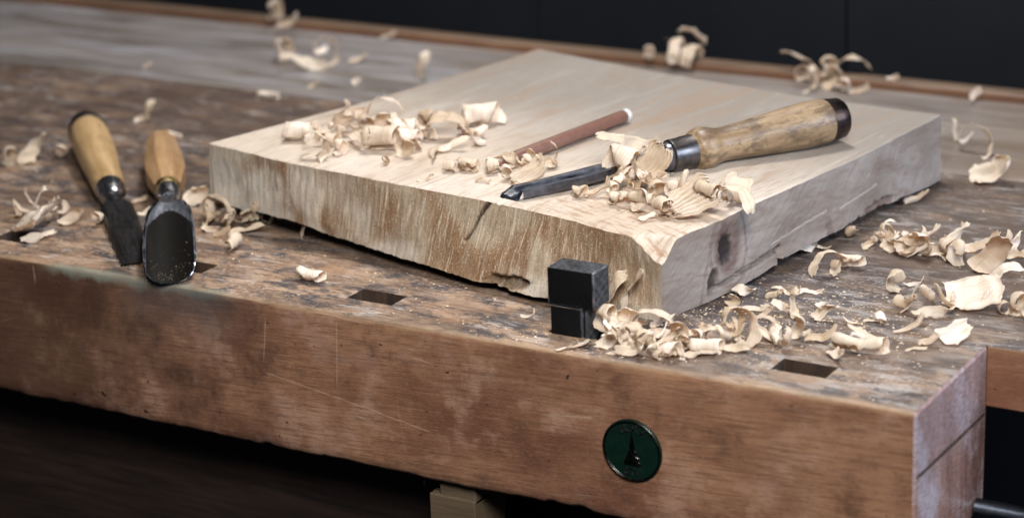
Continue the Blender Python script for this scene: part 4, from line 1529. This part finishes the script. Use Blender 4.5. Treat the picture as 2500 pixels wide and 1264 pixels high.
# label, group, (x, y, z) of the resting point in mm, kind, length, width, yaw seen from the front, options
SHAVINGS = [
    ('rolled tube shaving at the left end of the heap on the board', G_A, (-399.2, 124.3, 40.5), 'tube', 45.0, 15, 78),
    ("long curled leaf shaving nearest the board's front edge, at the heap's lower left", G_A, (-372.0, 102.3, 40.5), 'coil', 35.7, 9, 20, dict(roll=15)),
    ("small hooked shaving just right of the heap's lower left leaf", G_A, (-364.2, 112.1, 40.5), 'curl', 23.1, 8, 60),
    ("brown wing shaped shaving at the heap's back left", G_A, (-404.6, 174.2, 40.5), 'leaf', 18.9, 8, -30, dict(tone=0.5, pitch=-15, roll=18)),
    ("white lobe shaped shaving standing at the heap's back left", G_A, (-394.0, 172.5, 42.5), 'leaf', 13.7, 10, 40, dict(roll=50)),
    ('thin strip arched like a hoop over the back of the board heap', G_A, (-378.5, 177.1, 42.5), 'arch', 30, 4, 0, dict(tone=0.45)),
    ('white S shaped ribbon running down the front of the board heap', G_A, (-361.2, 127.2, 43.5), 'sway', 31.5, 7, -60, dict(roll=15)),
    ('tan curled shaving behind the white S shaped ribbon', G_A, (-369.9, 146.1, 42.5), 'curl', 25.2, 10, 30, dict(tone=0.35)),
    ('fat white tube shaving open at its left end, middle of the board heap', G_A, (-347.5, 126.8, 41.5), 'tube', 51.0, 18, 75),
    ('slim white tube shaving lying at the back middle of the board heap', G_A, (-346.7, 147.7, 44.5), 'tube', 30.0, 15, 85),
    ('white shaving tube tucked under the wide standing sheet', G_A, (-334.5, 133.2, 43.5), 'halftube', 18, 13, 80),
    ('pair-lobed pale leaf shaving at the front middle of the board heap', G_A, (-330.6, 123.4, 40.5), 'fold', 16.8, 9, 10, dict(roll=22)),
    ("wide tan sheet shaving standing up at the heap's top right", G_A, (-328.1, 160.2, 41.5), 'arch', 32, 15, -8, dict(tone=0.3, roll=12)),
    ('brown edged shaving leaning against the wide standing sheet', G_A, (-341.5, 161.9, 44.5), 'curl', 27.3, 8, 120, dict(tone=0.55)),
    ('knot of tiny curls under the wide standing sheet', G_A, (-338.0, 154.4, 41.5), 'spiral', 31.5, 5, 40),
    ('pale ribbon hanging forward from the right of the board heap', G_A, (-316.1, 127.6, 40.5), 'sway', 23.1, 8, -80, dict(roll=16)),
    ('flat pale shaving lying right of the hanging ribbon', G_A, (-313.1, 140.7, 41.5), 'flake', 18, 7, 15, dict(roll=14)),
    ('pointed leaf shaving at the right end of the board heap', G_A, (-306.0, 158.1, 40.5), 'curl', 23.1, 10, 160),
    ("long tapered cone shaving behind the heap's right end", G_A, (-324.2, 190.9, 40.5), 'cone', 45.0, 26, 100, dict(rag=1.2)),
    ('short brown tipped curl lying alone before the board heap', G_A, (-330.5, 105.2, 40.5), 'curl', 10.5, 4, 30, dict(tone=0.5)),
    ('small brown tube lying alone left of the pencil tip', G_A, (-293.7, 108.0, 40.5), 'tube', 24.0, 6, 80, dict(tone=0.4)),
    ('flattened pale tube beside the small brown tube', G_A, (-286.6, 113.7, 40.5), 'halftube', 14, 12, 70),
    ('thin wavy sliver under the flattened pale tube', G_A, (-289.2, 117.0, 40.5), 'flake', 16, 3, -12, dict(roll=22)),
    ("thin hooked sliver lying alone near the board's front edge", G_A, (-294.9, 87.5, 40.5), 'leaf', 11.6, 2.5, 10, dict(roll=36)),
    ('pale curl filling the middle of the board heap', G_A, (-354.5, 150.2, 40.5), 'curl', 27.3, 11, -40, dict(tone=0.15)),
    ("crumpled shaving at the heap's middle behind the S ribbon", G_A, (-366.0, 148.8, 40.5), 'fold', 21.0, 11, 60, dict(tone=0.2, roll=33)),
    ("loose curl at the heap's left middle, over the lower left leaf", G_A, (-378.1, 122.9, 41.5), 'spiral', 31.5, 6, 70),
    ('tan curled piece low in the middle of the board heap', G_A, (-331.0, 136.8, 40.5), 'curl', 18.9, 9, 190, dict(tone=0.3)),
    ('tight snail shaped curl at the very tip of the pencil', G_B, (-272.9, 115.4, 40.5), 'tube', 30.0, 6, 100),
    ('pale folded chip just below the pencil tip', G_B, (-262.2, 110.0, 40.5), 'fold', 14.7, 7, -20, dict(roll=32)),
    ('white strip leaning on the pencil near its tip', G_B, (-264.9, 125.2, 41.5), 'flake', 17, 5, 35, dict(roll=35)),
    ('pleated fan shaving lying between pencil and chisel blade', G_B, (-247.3, 108.2, 40.5), 'fan', 19, 13, 25, dict(roll=18)),
    ("ruffled thin shaving against the pencil's underside", G_B, (-260.8, 132.4, 41.5), 'fold', 13.7, 7, 10, dict(roll=30)),
    ("open C shaped hoop curl on the pencil's near side", G_B, (-255.2, 141.0, 40.5), 'ring', 24, 4.5, 6, dict(roll=8, k0=0.16, k1=0.17, th0=-1.4)),
    ('brown stain coloured flake near the crack in the board', G_B, (-268.0, 98.7, 40.5), 'flake', 10, 3.5, -15, dict(tone=0.6, roll=26)),
    ("long ragged strip lying over the chisel's neck", G_C, (-214.5, 152.8, 47.5), 'sway', 35.7, 8, 22, dict(tone=0.15, th0=0.1, roll=19)),
    ('large white curled sheet over the chisel blade', G_C, (-205.7, 126.6, 42.5), 'curl', 42.0, 17, 55, dict(roll=30, pitch=-30)),
    ('pleated fan shaving standing against the ferrule', G_C, (-190.8, 131.3, 41.5), 'fan', 23, 19, 20, dict(pitch=-22, tone=0.2, roll=16)),
    ('tiny coils between the white sheet and the pleated fan', G_C, (-195.3, 122.0, 44.5), 'spiral', 27.3, 4, 60),
    ('almond shaped curl left of the heap under the blade', G_C, (-212.7, 96.6, 40.5), 'halftube', 13, 11, 60, dict(tone=0.15, t1=0.4)),
    ('ragged golden leaf under the large white sheet', G_C, (-205.4, 101.5, 40.5), 'leaf', 17.9, 9, 15, dict(tone=0.3, roll=15)),
    ("white split tube at the heap's lower left", G_C, (-187.0, 94.4, 40.5), 'halftube', 12, 16, 62),
    ('flat white piece at the very bottom of the chisel heap', G_C, (-175.5, 88.5, 40.5), 'fold', 18.9, 10, -15, dict(roll=18)),
    ('slim tube in the middle of the chisel heap', G_C, (-175.7, 92.3, 42.5), 'tube', 22.5, 14, 60),
    ('brown hollow curl under the pleated fan', G_C, (-177.6, 111.6, 41.5), 'curl', 21.0, 9, 20, dict(tone=0.35)),
    ('ribbed snail curl in the middle right of the chisel heap', G_C, (-162.0, 88.6, 40.5), 'tube', 36.0, 9, 40, dict(tone=0.3)),
    ('broad pleated shaving left of the tall ribbon', G_C, (-148.2, 93.5, 40.5), 'fan', 24, 18, 30, dict(pitch=-8, roll=36)),
    ("tall ribbon bending down over the board's right edge", G_C, (-138.0, 104.8, 40.5), 'arc', 42, 9, -50, dict(roll=-10)),
    ('translucent sheet standing behind the tall ribbon', G_C, (-138.3, 123.0, 40.5), 'upright', 15, 16, 70, dict(th0=1.1)),
    ('tube shaped shaving at the top of the right hand pile', G_C, (-143.4, 98.4, 47.5), 'tube', 30.0, 12, 50),
    ('pale flake at the left foot of the broad pleated shaving', G_C, (-162.2, 102.8, 40.5), 'fold', 14.7, 9, -40, dict(roll=34)),
    ("narrow white band looped over the chisel's neck", G_C, (-198.6, 142.2, 50.0), 'arch', 14, 2.4, -60),
    ('small curl bridging the two chisel heap piles', G_C, (-169.8, 112.8, 41.5), 'curl', 18.9, 6, 90, dict(tone=0.1)),
    ('thin flake lying before the chisel heap at its right foot', G_C, (-166.1, 79.4, 40.5), 'flake', 10, 4, 35, dict(tone=0.3, roll=33)),
    ('curled chip in front of the white split tube', G_C, (-190.6, 92.6, 40.5), 'leaf', 12.6, 6, -30, dict(tone=0.1, roll=33)),
    ("bulbous pale curl against the dog's right foot", G_D, (-164.5, 31.3, 1.0), 'curl', 29.4, 12, 70),
    ("pointed strip standing beside the dog's right side", G_D, (-166.8, 46.9, 3.0), 'upright', 22, 9, 10, dict(tone=0.1)),
    ("tall bent strip standing up against the board's front corner", G_D, (-157.7, 48.4, 3.0), 'upright', 25, 8, -30),
    ('crumpled pale curl between the two standing strips', G_D, (-152.2, 26.5, 3.0), 'fold', 18.9, 10, 30, dict(roll=17)),
    ("arched tan strip bridging under the board's front corner", G_D, (-140.4, 33.0, 2.0), 'arch', 34, 9, -14, dict(tone=0.25)),
    ("bright pointed chip just under the board's corner", G_D, (-140.6, 38.2, 4.0), 'leaf', 9.5, 5, 60, dict(roll=40)),
    ('long flat white strip slanting away to the right of the corner', G_D, (-123.2, 30.1, 3.0), 'flake', 34, 8, -22, dict(cup=0.15, roll=20)),
    ('curled end of a shaving at the right of the dog heap', G_D, (-109.5, 24.7, 0.0), 'tube', 27.0, 14, 75),
    ('thin pale slip at the far right tail of the dog heap', G_D, (-101.2, 29.8, 0.0), 'flake', 22, 6, -15, dict(roll=28)),
    ("pale slip lying left of the heap at the dog's base", G_D, (-166.8, 6.2, 0.0), 'flake', 16, 5, 12, dict(roll=0)),
    ('grey white folded shaving in front of the dog', G_D, (-153.3, 11.8, 0.0), 'fold', 18.9, 9, 5, dict(roll=31)),
    ('cream leaf shaving lowest in the middle of the dog heap', G_D, (-139.8, 7.9, 0.0), 'leaf', 17.9, 10, -10, dict(roll=34)),
    ('white petal shaped shaving above the cream leaf', G_D, (-136.2, 12.7, 2.0), 'leaf', 16.8, 9, -40, dict(roll=-20)),
    ('short upright ribbon in the middle of the dog heap', G_D, (-132.6, 17.0, 3.0), 'sway', 21.0, 7, -75, dict(roll=35)),
    ("dull flat shaving behind the heap's middle", G_D, (-125.2, 22.6, 0.0), 'fold', 23.1, 10, 15, dict(roll=14)),
    ("tangle of small white curls at the heap's front", G_D, (-122.8, 12.9, 0.0), 'spiral', 35.7, 5, 70),
    ('golden flake right of the small white curls', G_D, (-110.9, 19.7, 0.0), 'flake', 18, 6, 5, dict(tone=0.3, roll=28)),
    ("tiny white loop at the heap's front edge", G_D, (-126.1, 10.0, 0.0), 'ring', 12, 3, 40),
    ('brown curl deep in the dog heap', G_D, (-144.7, 22.2, 1.0), 'curl', 25.2, 9, 150, dict(tone=0.4)),
    ('pale curl right of the brown one in the dog heap', G_D, (-154.8, 23.4, 0.0), 'curl', 23.1, 9, -20),
    ('tan fold below the arched strip', G_D, (-120.0, 16.2, 1.0), 'fold', 14.7, 8, 60, dict(tone=0.2, roll=29)),
    ('loose sliver left of the cream leaf', G_D, (-146.0, 9.8, 0.0), 'flake', 11, 3, 20, dict(roll=25)),
    ('golden coil with open loops between dog heap and right slot', G_E, (-101.2, 43.1, 1.0), 'coil', 50.4, 7, 35, dict(tone=0.45, adv=0.3)),
    ("golden arch shaving at the coil's right end", G_E, (-94.0, 50.4, 0.0), 'arch', 30, 6, -25, dict(tone=0.35)),
    ('small white ring lying under the golden coil', G_E, (-97.0, 36.0, 0.0), 'ring', 14, 3, 10),
    ('tan curled band across the golden coil', G_E, (-104.7, 43.8, 3.0), 'curl', 35.7, 7, 20, dict(tone=0.5)),
    ('folded shaving left of the long tube before the right slot', G_E, (-81.0, 60.6, 0.0), 'fold', 21.0, 11, -20, dict(roll=17)),
    ('pale flat shaving tucked against the long tube', G_E, (-68.7, 59.1, 0.0), 'leaf', 18.9, 9, 0, dict(roll=24)),
    ('long split tube shaving behind the right slot', G_E, (-49.3, 54.9, 0.0), 'halftube', 17, 27, 66, dict(rag=1.5)),
    ('strip leaning down into the right slot', G_E, (-54.5, 43.0, 1.0), 'sway', 19.9, 6, -75, dict(roll=14)),
    ('folded chip left of the flower of curls, behind the long tube', G_E, (-79.0, 86.5, 0.0), 'fold', 13.7, 6, 40, dict(roll=36)),
    ('small ruffled crumb behind the folded chip', G_E, (-86.0, 101.9, 0.0), 'twist', 12.6, 3, 60),
    ('thin white wisp lying right of the grey wisp', G_E, (-99.0, 115.0, 0.0), 'sway', 14.7, 3, 25, dict(roll=35)),
    ("thin grey wisp curling near the board's right foot", G_E, (-110.3, 114.2, 0.0), 'sway', 21.0, 2.5, -50, dict(roll=20)),
    ('arched ribbon curl standing in the middle of the right bench', G_E, (-103.3, 148.2, 0.0), 'arch', 30, 7, 30),
    ("pale oval shaving at the arched ribbon's right", G_E, (-96.5, 161.8, 0.0), 'halftube', 14, 13, 75),
    ('brown curl inside the arched ribbon', G_E, (-100.0, 149.2, 0.0), 'curl', 18.9, 5, 60, dict(tone=0.35)),
    ('tan folded curl alone in the middle of the right bench', G_E, (-63.7, 136.3, 0.0), 'curl', 27.3, 10, 150, dict(tone=0.2)),
    ('thin twig like sliver beside the lone tan curl', G_E, (-59.9, 150.0, 0.0), 'twist', 14.7, 2, 30),
    ('small pale flake on the dark patch right of the long tube', G_E, (-57.7, 93.9, 0.0), 'flake', 7, 2.5, -5, dict(roll=26)),
    ("star shaped chip in the shadow under the board's right face", G_E, (-127.2, 102.8, 0.0), 'twist', 12.6, 6, 20),
    ("second chip in the shadow, closer to the board's corner", G_E, (-125.1, 85.6, 0.0), 'fold', 9.5, 5, 0, dict(roll=20)),
    ("chip half hidden under the middle of the board's right face", G_E, (-125.7, 172.3, 0.0), 'twist', 14.7, 5, 30),
    ('narrow chip just right of the half hidden one', G_E, (-120.9, 180.6, 0.0), 'flake', 13, 4, -35, dict(roll=20)),
    ("curly crumb near the foot of the board's corner", G_E, (-113.2, 84.0, 0.0), 'flake', 15, 4, -10, dict(roll=36)),
    ('reddish chip at the left end of the right heap', G_H, (-101.0, 194.0, 0.0), 'leaf', 9.5, 7, 60, dict(tone=0.25, roll=30)),
    ('round curled loop at the left of the right heap', G_H, (-93.6, 201.9, 2.0), 'curl', 25.2, 6, 10),
    ('pale chip under the round curled loop', G_H, (-87.0, 191.9, 0.0), 'fold', 13.7, 8, 10, dict(roll=27)),
    ('white folded petal right of the round loop', G_H, (-75.8, 189.2, 0.0), 'fold', 23.1, 11, 30, dict(roll=35)),
    ('wide white sheet in the middle of the right heap', G_H, (-65.0, 194.0, 0.0), 'leaf', 21.0, 13, -10, dict(roll=34)),
    ('white ruffle standing at the top of the right heap', G_H, (-58.8, 209.4, 3.0), 'twist', 18.9, 10, 60, dict(pitch=-30)),
    ("large loop of ribbon at the heap's centre right", G_H, (-51.5, 188.2, 0.0), 'curl', 31.5, 8, 100),
    ('pale lid like sheet behind the brown folded shaving', G_H, (-43.5, 195.4, 4.0), 'leaf', 25.2, 11, 0, dict(roll=25)),
    ("brown crumpled shaving right of the heap's centre", G_H, (-33.7, 183.8, 0.0), 'fold', 29.4, 13, 40, dict(tone=0.6, roll=23)),
    ("white strip cut off by the picture's right edge", G_H, (-23.3, 194.8, 2.0), 'leaf', 27.3, 10, -40, dict(roll=28)),
    ('tan curl filling the gap behind the large loop', G_H, (-59.2, 193.3, 0.0), 'curl', 27.3, 9, 40, dict(tone=0.3)),
    ("large white folded sheet nearest the bench's right end", G_H, (-23.5, 133.0, 1.0), 'leaf', 28.4, 22, -12, dict(roll=22, k0=0.01, k1=0.03, twist=0.15, t0=0.85, t1=0.9, cup=0.12)),
    ('box shaped folded strip behind the large white sheet', G_H, (-13.9, 153.1, 4.0), 'arch', 30, 12, 10),
    ("white spiral ring at the large sheet's lower right corner", G_H, (-7.1, 129.5, 0.0), 'ring', 20, 4, 10),
    ("curl at the picture's right edge beside the white ring", G_H, (-0.5, 129.5, 0.0), 'curl', 27.3, 8, 30),
    ('twisted ribbon leading left from the large white sheet', G_H, (-33.7, 109.1, 0.0), 'twist', 25.2, 6, 30),
    ('small white leaf at the end of the twisted ribbon', G_H, (-37.5, 87.1, 0.0), 'leaf', 17.9, 6, 12, dict(roll=23)),
    ('wing shaped pale shaving below the large white sheet', G_H, (-16.3, 88.6, 0.0), 'leaf', 19.9, 15, 50, dict(k0=0.01, k1=0.04, t0=0.8, roll=16)),
    ('tan disc shaped chip left of the wing shaped shaving', G_H, (-23.9, 76.1, 0.0), 'leaf', 11.6, 8, 0, dict(tone=0.2, roll=20)),
    ('thin white flake before the tan disc shaped chip', G_H, (-26.4, 68.1, 0.0), 'flake', 9, 2.5, 0, dict(roll=33)),
    ("thin looping coil behind the board's right corner", G_J, (-111.0, 379.7, 0.0), 'coil', 50.4, 6, 10, dict(tone=0.1)),
    ('wisp rising at the left of the thin looping coil', G_J, (-129.8, 394.8, 0.0), 'upright', 14, 4, 100),
    ('white boat shaped folded shaving below the looping coil', G_J, (-84.0, 324.0, 0.0), 'leaf', 27.3, 17, 0, dict(cup=0.5, t0=0.8, t1=0.8, roll=20)),
    ("pale chip under the far end of the board's right face", G_J, (-105.1, 271.1, 0.0), 'leaf', 15.8, 9, 10, dict(tone=0.1, roll=13)),
    ("big bundle of folded shavings at the picture's left edge", G_K, (-509.9, 35.3, 2.0), 'fan', 27, 24, -28, dict(pitch=-12, roll=13)),
    ('white spike rising from the big bundle at left', G_K, (-521.5, 51.6, 8.0), 'upright', 13, 9, 0),
    ('petal shaped shaving at the right of the big bundle', G_K, (-504.8, 56.9, 0.0), 'leaf', 18.9, 11, 20, dict(roll=28)),
    ('ragged underside strip below the big bundle', G_K, (-502.0, 27.0, 0.0), 'flake', 20, 9, 20, dict(tone=0.1, roll=19)),
    ('small curled chip between the big bundle and the flat chisel', G_K, (-489.9, 63.1, 0.0), 'curl', 17.9, 8, -20, dict(tone=0.1)),
    ("pale curled shaving cut by the picture's left edge", G_K, (-616.9, 133.7, 0.0), 'curl', 27.3, 10, 30),
    ("white crumpled shaving standing near the picture's left edge", G_K, (-608.5, 147.0, 0.0), 'twist', 25.2, 12, 60, dict(pitch=-40)),
    ("tan curl touching the flat chisel's handle", G_K, (-597.4, 158.5, 0.0), 'curl', 21.0, 9, 10, dict(tone=0.25)),
    ('white upright chip behind the two left chisels', G_K, (-600.9, 246.6, 0.0), 'upright', 13, 8, 40),
    ('small white chip beside the upright one', G_K, (-606.2, 240.8, 0.0), 'leaf', 9.5, 6, 70, dict(roll=30)),
    ('pale stick like chip just behind the octagonal handle', G_K, (-562.4, 219.1, 0.0), 'halftube', 7, 14, 60),
    ('tan chip between the two left chisels', G_K, (-494.9, 103.6, 0.0), 'leaf', 11.6, 7, 10, dict(tone=0.3, roll=26)),
    ("small chip at the right shoulder of the flat chisel's blade", G_K, (-478.2, 88.3, 0.0), 'flake', 9, 4, 30, dict(roll=24)),
    ("white knuckle of shaving nearest the spoon gouge's neck", G_L, (-463.4, 113.3, 0.0), 'fold', 18.9, 9, 50, dict(roll=30)),
    ("white ribbon curving down from the knuckle to the board's corner", G_L, (-438.3, 99.0, 2.0), 'arch', 30, 8, -28),
    ('pale knot where the white ribbon ends', G_L, (-419.5, 86.2, 2.0), 'curl', 21.0, 7, 0),
    ('white drooping curl hanging forward below the pale knot', G_L, (-396.9, 58.0, 0.0), 'halftube', 15, 17, -15, dict(t1=0.6)),
    ('orange brown chip left of the drooping curl', G_L, (-414.9, 71.9, 0.0), 'leaf', 13.7, 7, -10, dict(tone=0.55, roll=21)),
    ('small white chip at the left of the orange brown chip', G_L, (-426.3, 78.0, 0.0), 'twist', 9.5, 4, 10),
    ('pale strip pointing right from the drooping curl', G_L, (-405.6, 81.1, 1.0), 'flake', 19, 5, 14, dict(roll=38)),
    ('twisted strip at the mouth of the gap under the board', G_L, (-407.8, 93.2, 0.0), 'twist', 21.0, 6, -70, dict(pitch=-50)),
    ('white ring shaped curl in the gap under the board', G_L, (-407.7, 103.0, 0.0), 'ring', 19, 5, 20),
    ('dim loop shaving deep in the gap under the board', G_L, (-368.6, 91.4, 0.0), 'arch', 24, 6, 0, dict(tone=0.2)),
    ("half tube shaving alone before the board's front face", G_L, (-332.0, 34.3, 0.0), 'halftube', 15, 18, 62, dict(k0=0.32, k1=0.36)),
    ('thin white sliver alone beside the dog', G_L, (-205.7, 32.1, 0.0), 'leaf', 10.5, 2.5, -30, dict(roll=17)),
    ('curled shaving at the left of the pair on the back plank', G_N, (-613.0, 406.0, 0.0), 'curl', 42.0, 14, 30, dict(tone=0.2)),
    ('pale curled shaving at the right of the pair on the back plank', G_N, (-584.7, 418.0, 0.0), 'coil', 48.3, 10, 10, dict(tone=0.1)),
    ('low white strip joining the pair on the back plank', G_N, (-585.1, 388.5, 0.0), 'sway', 33.6, 9, 0, dict(th0=0.1, roll=23)),
    ('small tan chip right of the pair on the back plank', G_N, (-562.5, 421.3, 0.0), 'leaf', 14.7, 8, 0, dict(tone=0.35, roll=17)),
    ("translucent scrap standing behind the board's left edge", G_N, (-496.5, 399.7, 0.0), 'upright', 20, 12, 20, dict(tone=0.15)),
    ('white speck of shaving on the plank joint at far left', G_N, (-687.8, 351.2, 0.0), 'leaf', 9.5, 7, 0, dict(roll=28)),
    ("white bone shaped chip behind the board's left edge", G_N, (-564.5, 320.0, 0.0), 'halftube', 9, 17, 75),
    ('small pale chip behind the bone shaped one', G_N, (-551.1, 352.5, 0.0), 'leaf', 9.5, 6, 0, dict(tone=0.2, roll=19)),
    ('faint pale scrap on the middle of the back plank', G_N, (-532.2, 374.1, 0.0), 'leaf', 8.4, 6, 80, dict(roll=40)),
    ('pale curl standing upright on the left of the rear rail', G_O, (-681.6, 491.5, 5.0), 'curl', 35.7, 14, 40, dict(tone=0.1)),
    ('flat pale shaving slumped over the rail beside the upright curl', G_O, (-655.8, 470.6, 5.0), 'leaf', 23.1, 12, 0, dict(tone=0.3, roll=21)),
    ('small tan crumb in the middle of the rear rail', G_O, (-575.8, 480.0, 3.0), 'leaf', 10.5, 7, 20, dict(tone=0.3, roll=31)),
    ('pale stub of shaving on the rear rail behind the board', G_O, (-376.0, 488.6, 5.0), 'curl', 21.0, 10, 20, dict(tone=0.2)),
    ('tall leaf shaving rising from the rear rail against the dark wall', G_O, (-353.1, 508.8, 10.0), 'upright', 24, 10, -150, dict(th0=1.0, tone=0.15)),
    ('tan drooping curl at the foot of the tall leaf, to its left', G_O, (-355.7, 489.7, 5.0), 'arch', 40, 9, 75, dict(tone=0.4)),
    ('golden drooping curl hanging over the rail under the tall leaf', G_O, (-345.2, 492.6, 2.0), 'arch', 36, 9, 60, dict(tone=0.4)),
    ('thin pointed strip leaning left on the rear rail at right', G_O, (-271.4, 495.8, 7.0), 'upright', 26, 6, 160, dict(th0=0.7, tone=0.1)),
    ('pale bud shaped curl at the foot of the pointed strip', G_O, (-253.4, 475.1, 5.0), 'curl', 23.1, 9, 60, dict(tone=0.15)),
    ('golden round curl on the rail right of the bud', G_O, (-246.7, 487.0, 5.0), 'curl', 33.6, 12, 20, dict(tone=0.35)),
    ('horn shaped curl standing at the right of the rail heap', G_O, (-236.9, 502.3, 5.0), 'arc', 30, 9, 170, dict(tone=0.3)),
    ('low loop of ribbon below the rail heap', G_O, (-257.0, 474.4, 0.0), 'coil', 42.0, 6, 0, dict(tone=0.15)),
    ('pale chunk of shaving below the golden round curl', G_O, (-240.9, 477.4, 0.0), 'fold', 25.2, 10, -10, dict(tone=0.2, roll=20)),
    ('dark based curl at the right of the low loop', G_O, (-230.9, 473.4, 0.0), 'curl', 23.1, 8, -20, dict(tone=0.3)),
    ('flat scrap right of the rail heap', G_O, (-220.9, 472.4, 0.0), 'leaf', 16.8, 7, 0, dict(tone=0.2, roll=27)),
    ("small tan nub on the rear rail near the picture's right edge", G_O, (-148.2, 481.5, 2.0), 'leaf', 13.7, 9, 70, dict(tone=0.4, roll=30)),
    ('tiny crumb on the rail right of the rail heap', G_O, (-206.2, 493.2, 5.0), 'leaf', 8.4, 6, 30, dict(tone=0.2, roll=36)),
]


SCRAPS = [
    ('the left heap on the board', 'torn scraps in the heap on the board', (-356.9, 150.7), (50, 13), 28, 40.6, 7, 22),
    ('the shavings by the pencil tip', 'torn scraps beside the pencil tip', (-263.2, 123.8), (17, 7), 25, 40.6, 2.5, 7),
    ('the heap over the chisel blade', 'torn scraps in the chisel heap', (-182.8, 116.4), (24, 13), 0, 40.6, 8, 16),
    ('the pile right of the chisel heap', 'torn scraps right of the chisel heap', (-149.3, 109.1), (20, 9), 20, 40.6, 5, 7),
    ('the heap before the bench dog', 'torn scraps in the heap before the bench dog', (-136.9, 27.5), (34, 9), 3, 0.2, 6, 24),
    ('the curls near the golden coil', 'torn scraps near the golden coil', (-100.0, 44.5), (22, 7), 10, 0.2, 3, 7),
    ('the heap at the right edge', 'torn scraps in the right heap', (-63.1, 204.0), (52, 12), 10, 0.2, 7, 22),
    ('the group around the large white sheet', 'torn scraps around the large white sheet', (-20.6, 127.6), (34, 16), 10, 0.2, 4, 12),
    ('the scatter behind the right slot', 'torn scraps behind the right slot', (-77.6, 83.2), (30, 26), 10, 0.2, 0.5, 10),
    ('the tangle by the board left corner', 'torn scraps by the left corner of the board', (-424.3, 91.4), (15, 8), 0, 0.2, 4, 9),
    ('the bundle at the bench left end', 'torn scraps at the left end of the bench', (-523.4, 55.5), (22, 14), 0, 0.2, 5, 9),
]


def build_shavings():
    for row in SHAVINGS:
        label, group, loc, kind, L, W, yaw = row[:7]
        kw = row[7] if len(row) > 7 else {}
        shaving(label, group, loc, kind, L, W, yaw, **kw)


def build_scraps():
    """little torn bits of shaving that fill the heaps, each one a thing of its own"""
    rs = random.Random(21)
    for label, group, (cx, cy), (sx, sy), ang, z0, zr, n in SCRAPS:
        ca, sa = math.cos(rad(ang)), math.sin(rad(ang))
        for _ in range(n):
            a, b = rs.uniform(-1, 1), rs.uniform(-1, 1)
            x, y = cx + sx * a * ca - sy * b * sa, cy + sx * a * sa + sy * b * ca
            if z0 < 1 and x < -158 and 14 < y < 45:
                x += 14
                y -= 6
            kind = rs.choice(['curl', 'leaf', 'fold', 'twist', 'curl', 'spiral', 'flake', 'fold'])
            tone = max(0, rs.uniform(-0.35, 0.5))
            look = {'curl': 'hooked curl', 'leaf': 'leaf shaped scrap', 'fold': 'folded scrap', 'twist': 'twisted scrap', 'spiral': 'coiled curl', 'flake': 'flat flake'}[kind]
            ln, wd = rs.uniform(8, 19), rs.uniform(3.0, 7.5)
            side = ('left ' if a < -0.33 else 'right ' if a > 0.33 else 'middle ') + ('front' if b < 0 else 'back')
            lab = '%s %s %s at %s of %s' % ('tiny' if ln < 12.5 else 'small', 'tan' if tone > 0.12 else 'pale', look, side, label)
            shaving(lab, group, (x, y, z0 + zr * rs.random() * (1 - 0.7 * max(abs(a), abs(b)))), kind, ln, wd,
                    rs.uniform(0, 360), roll=rs.uniform(-35, 45), pitch=rs.uniform(-35, 25), tone=tone, name='shaving_scrap')


def build_sawdust():
    """crumbs and grains nobody could count, lying on bench and board"""
    rs = random.Random(11)
    d = MB()

    def grain(x, y, z, r):
        a = rs.uniform(0, 6.28)
        e = rs.uniform(0.25, 0.7)
        pts = []
        for k in range(4):
            t = a + k * math.pi / 2
            rr = r * (1.0 if k % 2 == 0 else e)
            pts.append((x + rr * math.cos(t), y + rr * math.sin(t), z + rs.uniform(0.02, 0.25) * r + 0.05))
        pts.append((x, y, z + r * 0.55 + 0.08))
        d.add(pts, [(0, 1, 4), (1, 2, 4), (2, 3, 4), (3, 0, 4)])
    def inhole(x, y):
        return HY[0] - 1 < y < HY[1] + 1 and any(a - 1 < x < b + 1 for a, b in HOLES)
    clusters = [((-70, 80), 30, 18, 420), ((-95, 105), 26, 14, 320), ((-130, 75), 26, 9, 300), ((-120, 48), 40, 12, 260), ((-20, 60), 34, 26, 220),
                ((-170, 12), 30, 6, 160), ((-280, 45), 70, 20, 140), ((-420, 60), 60, 25, 160), ((-540, 90), 80, 60, 130), ((-60, 170), 40, 60, 160), ((-300, 420), 220, 40, 120)]
    for (cx, cy), sx, sy, n in clusters:
        for _ in range(n):
            x, y = rs.gauss(cx, sx), rs.gauss(cy, sy)
            if y < 3 or inhole(x, y) or x > 140 or (x > -3 and y < 89):
                continue
            grain(x, y, 0.0 if y < 333 else 0.6, min(1.6, abs(rs.gauss(0, 0.42)) + 0.15))
    for _ in range(260):
        x, y = rs.uniform(-420, -130), rs.uniform(80, 300)
        grain(x, y, 41.0, min(1.2, abs(rs.gauss(0, 0.3)) + 0.12))
    o = d.out('sawdust', M['dust'])
    o['kind'] = 'stuff'
    o['label'] = 'pale sawdust grains sprinkled over bench and board'


build_setting()
build_bench()
build_board()
build_board_gouge()
build_flat_chisel()
build_spoon_gouge()
build_pencil()
build_dog()
build_shavings()
build_scraps()
build_sawdust()
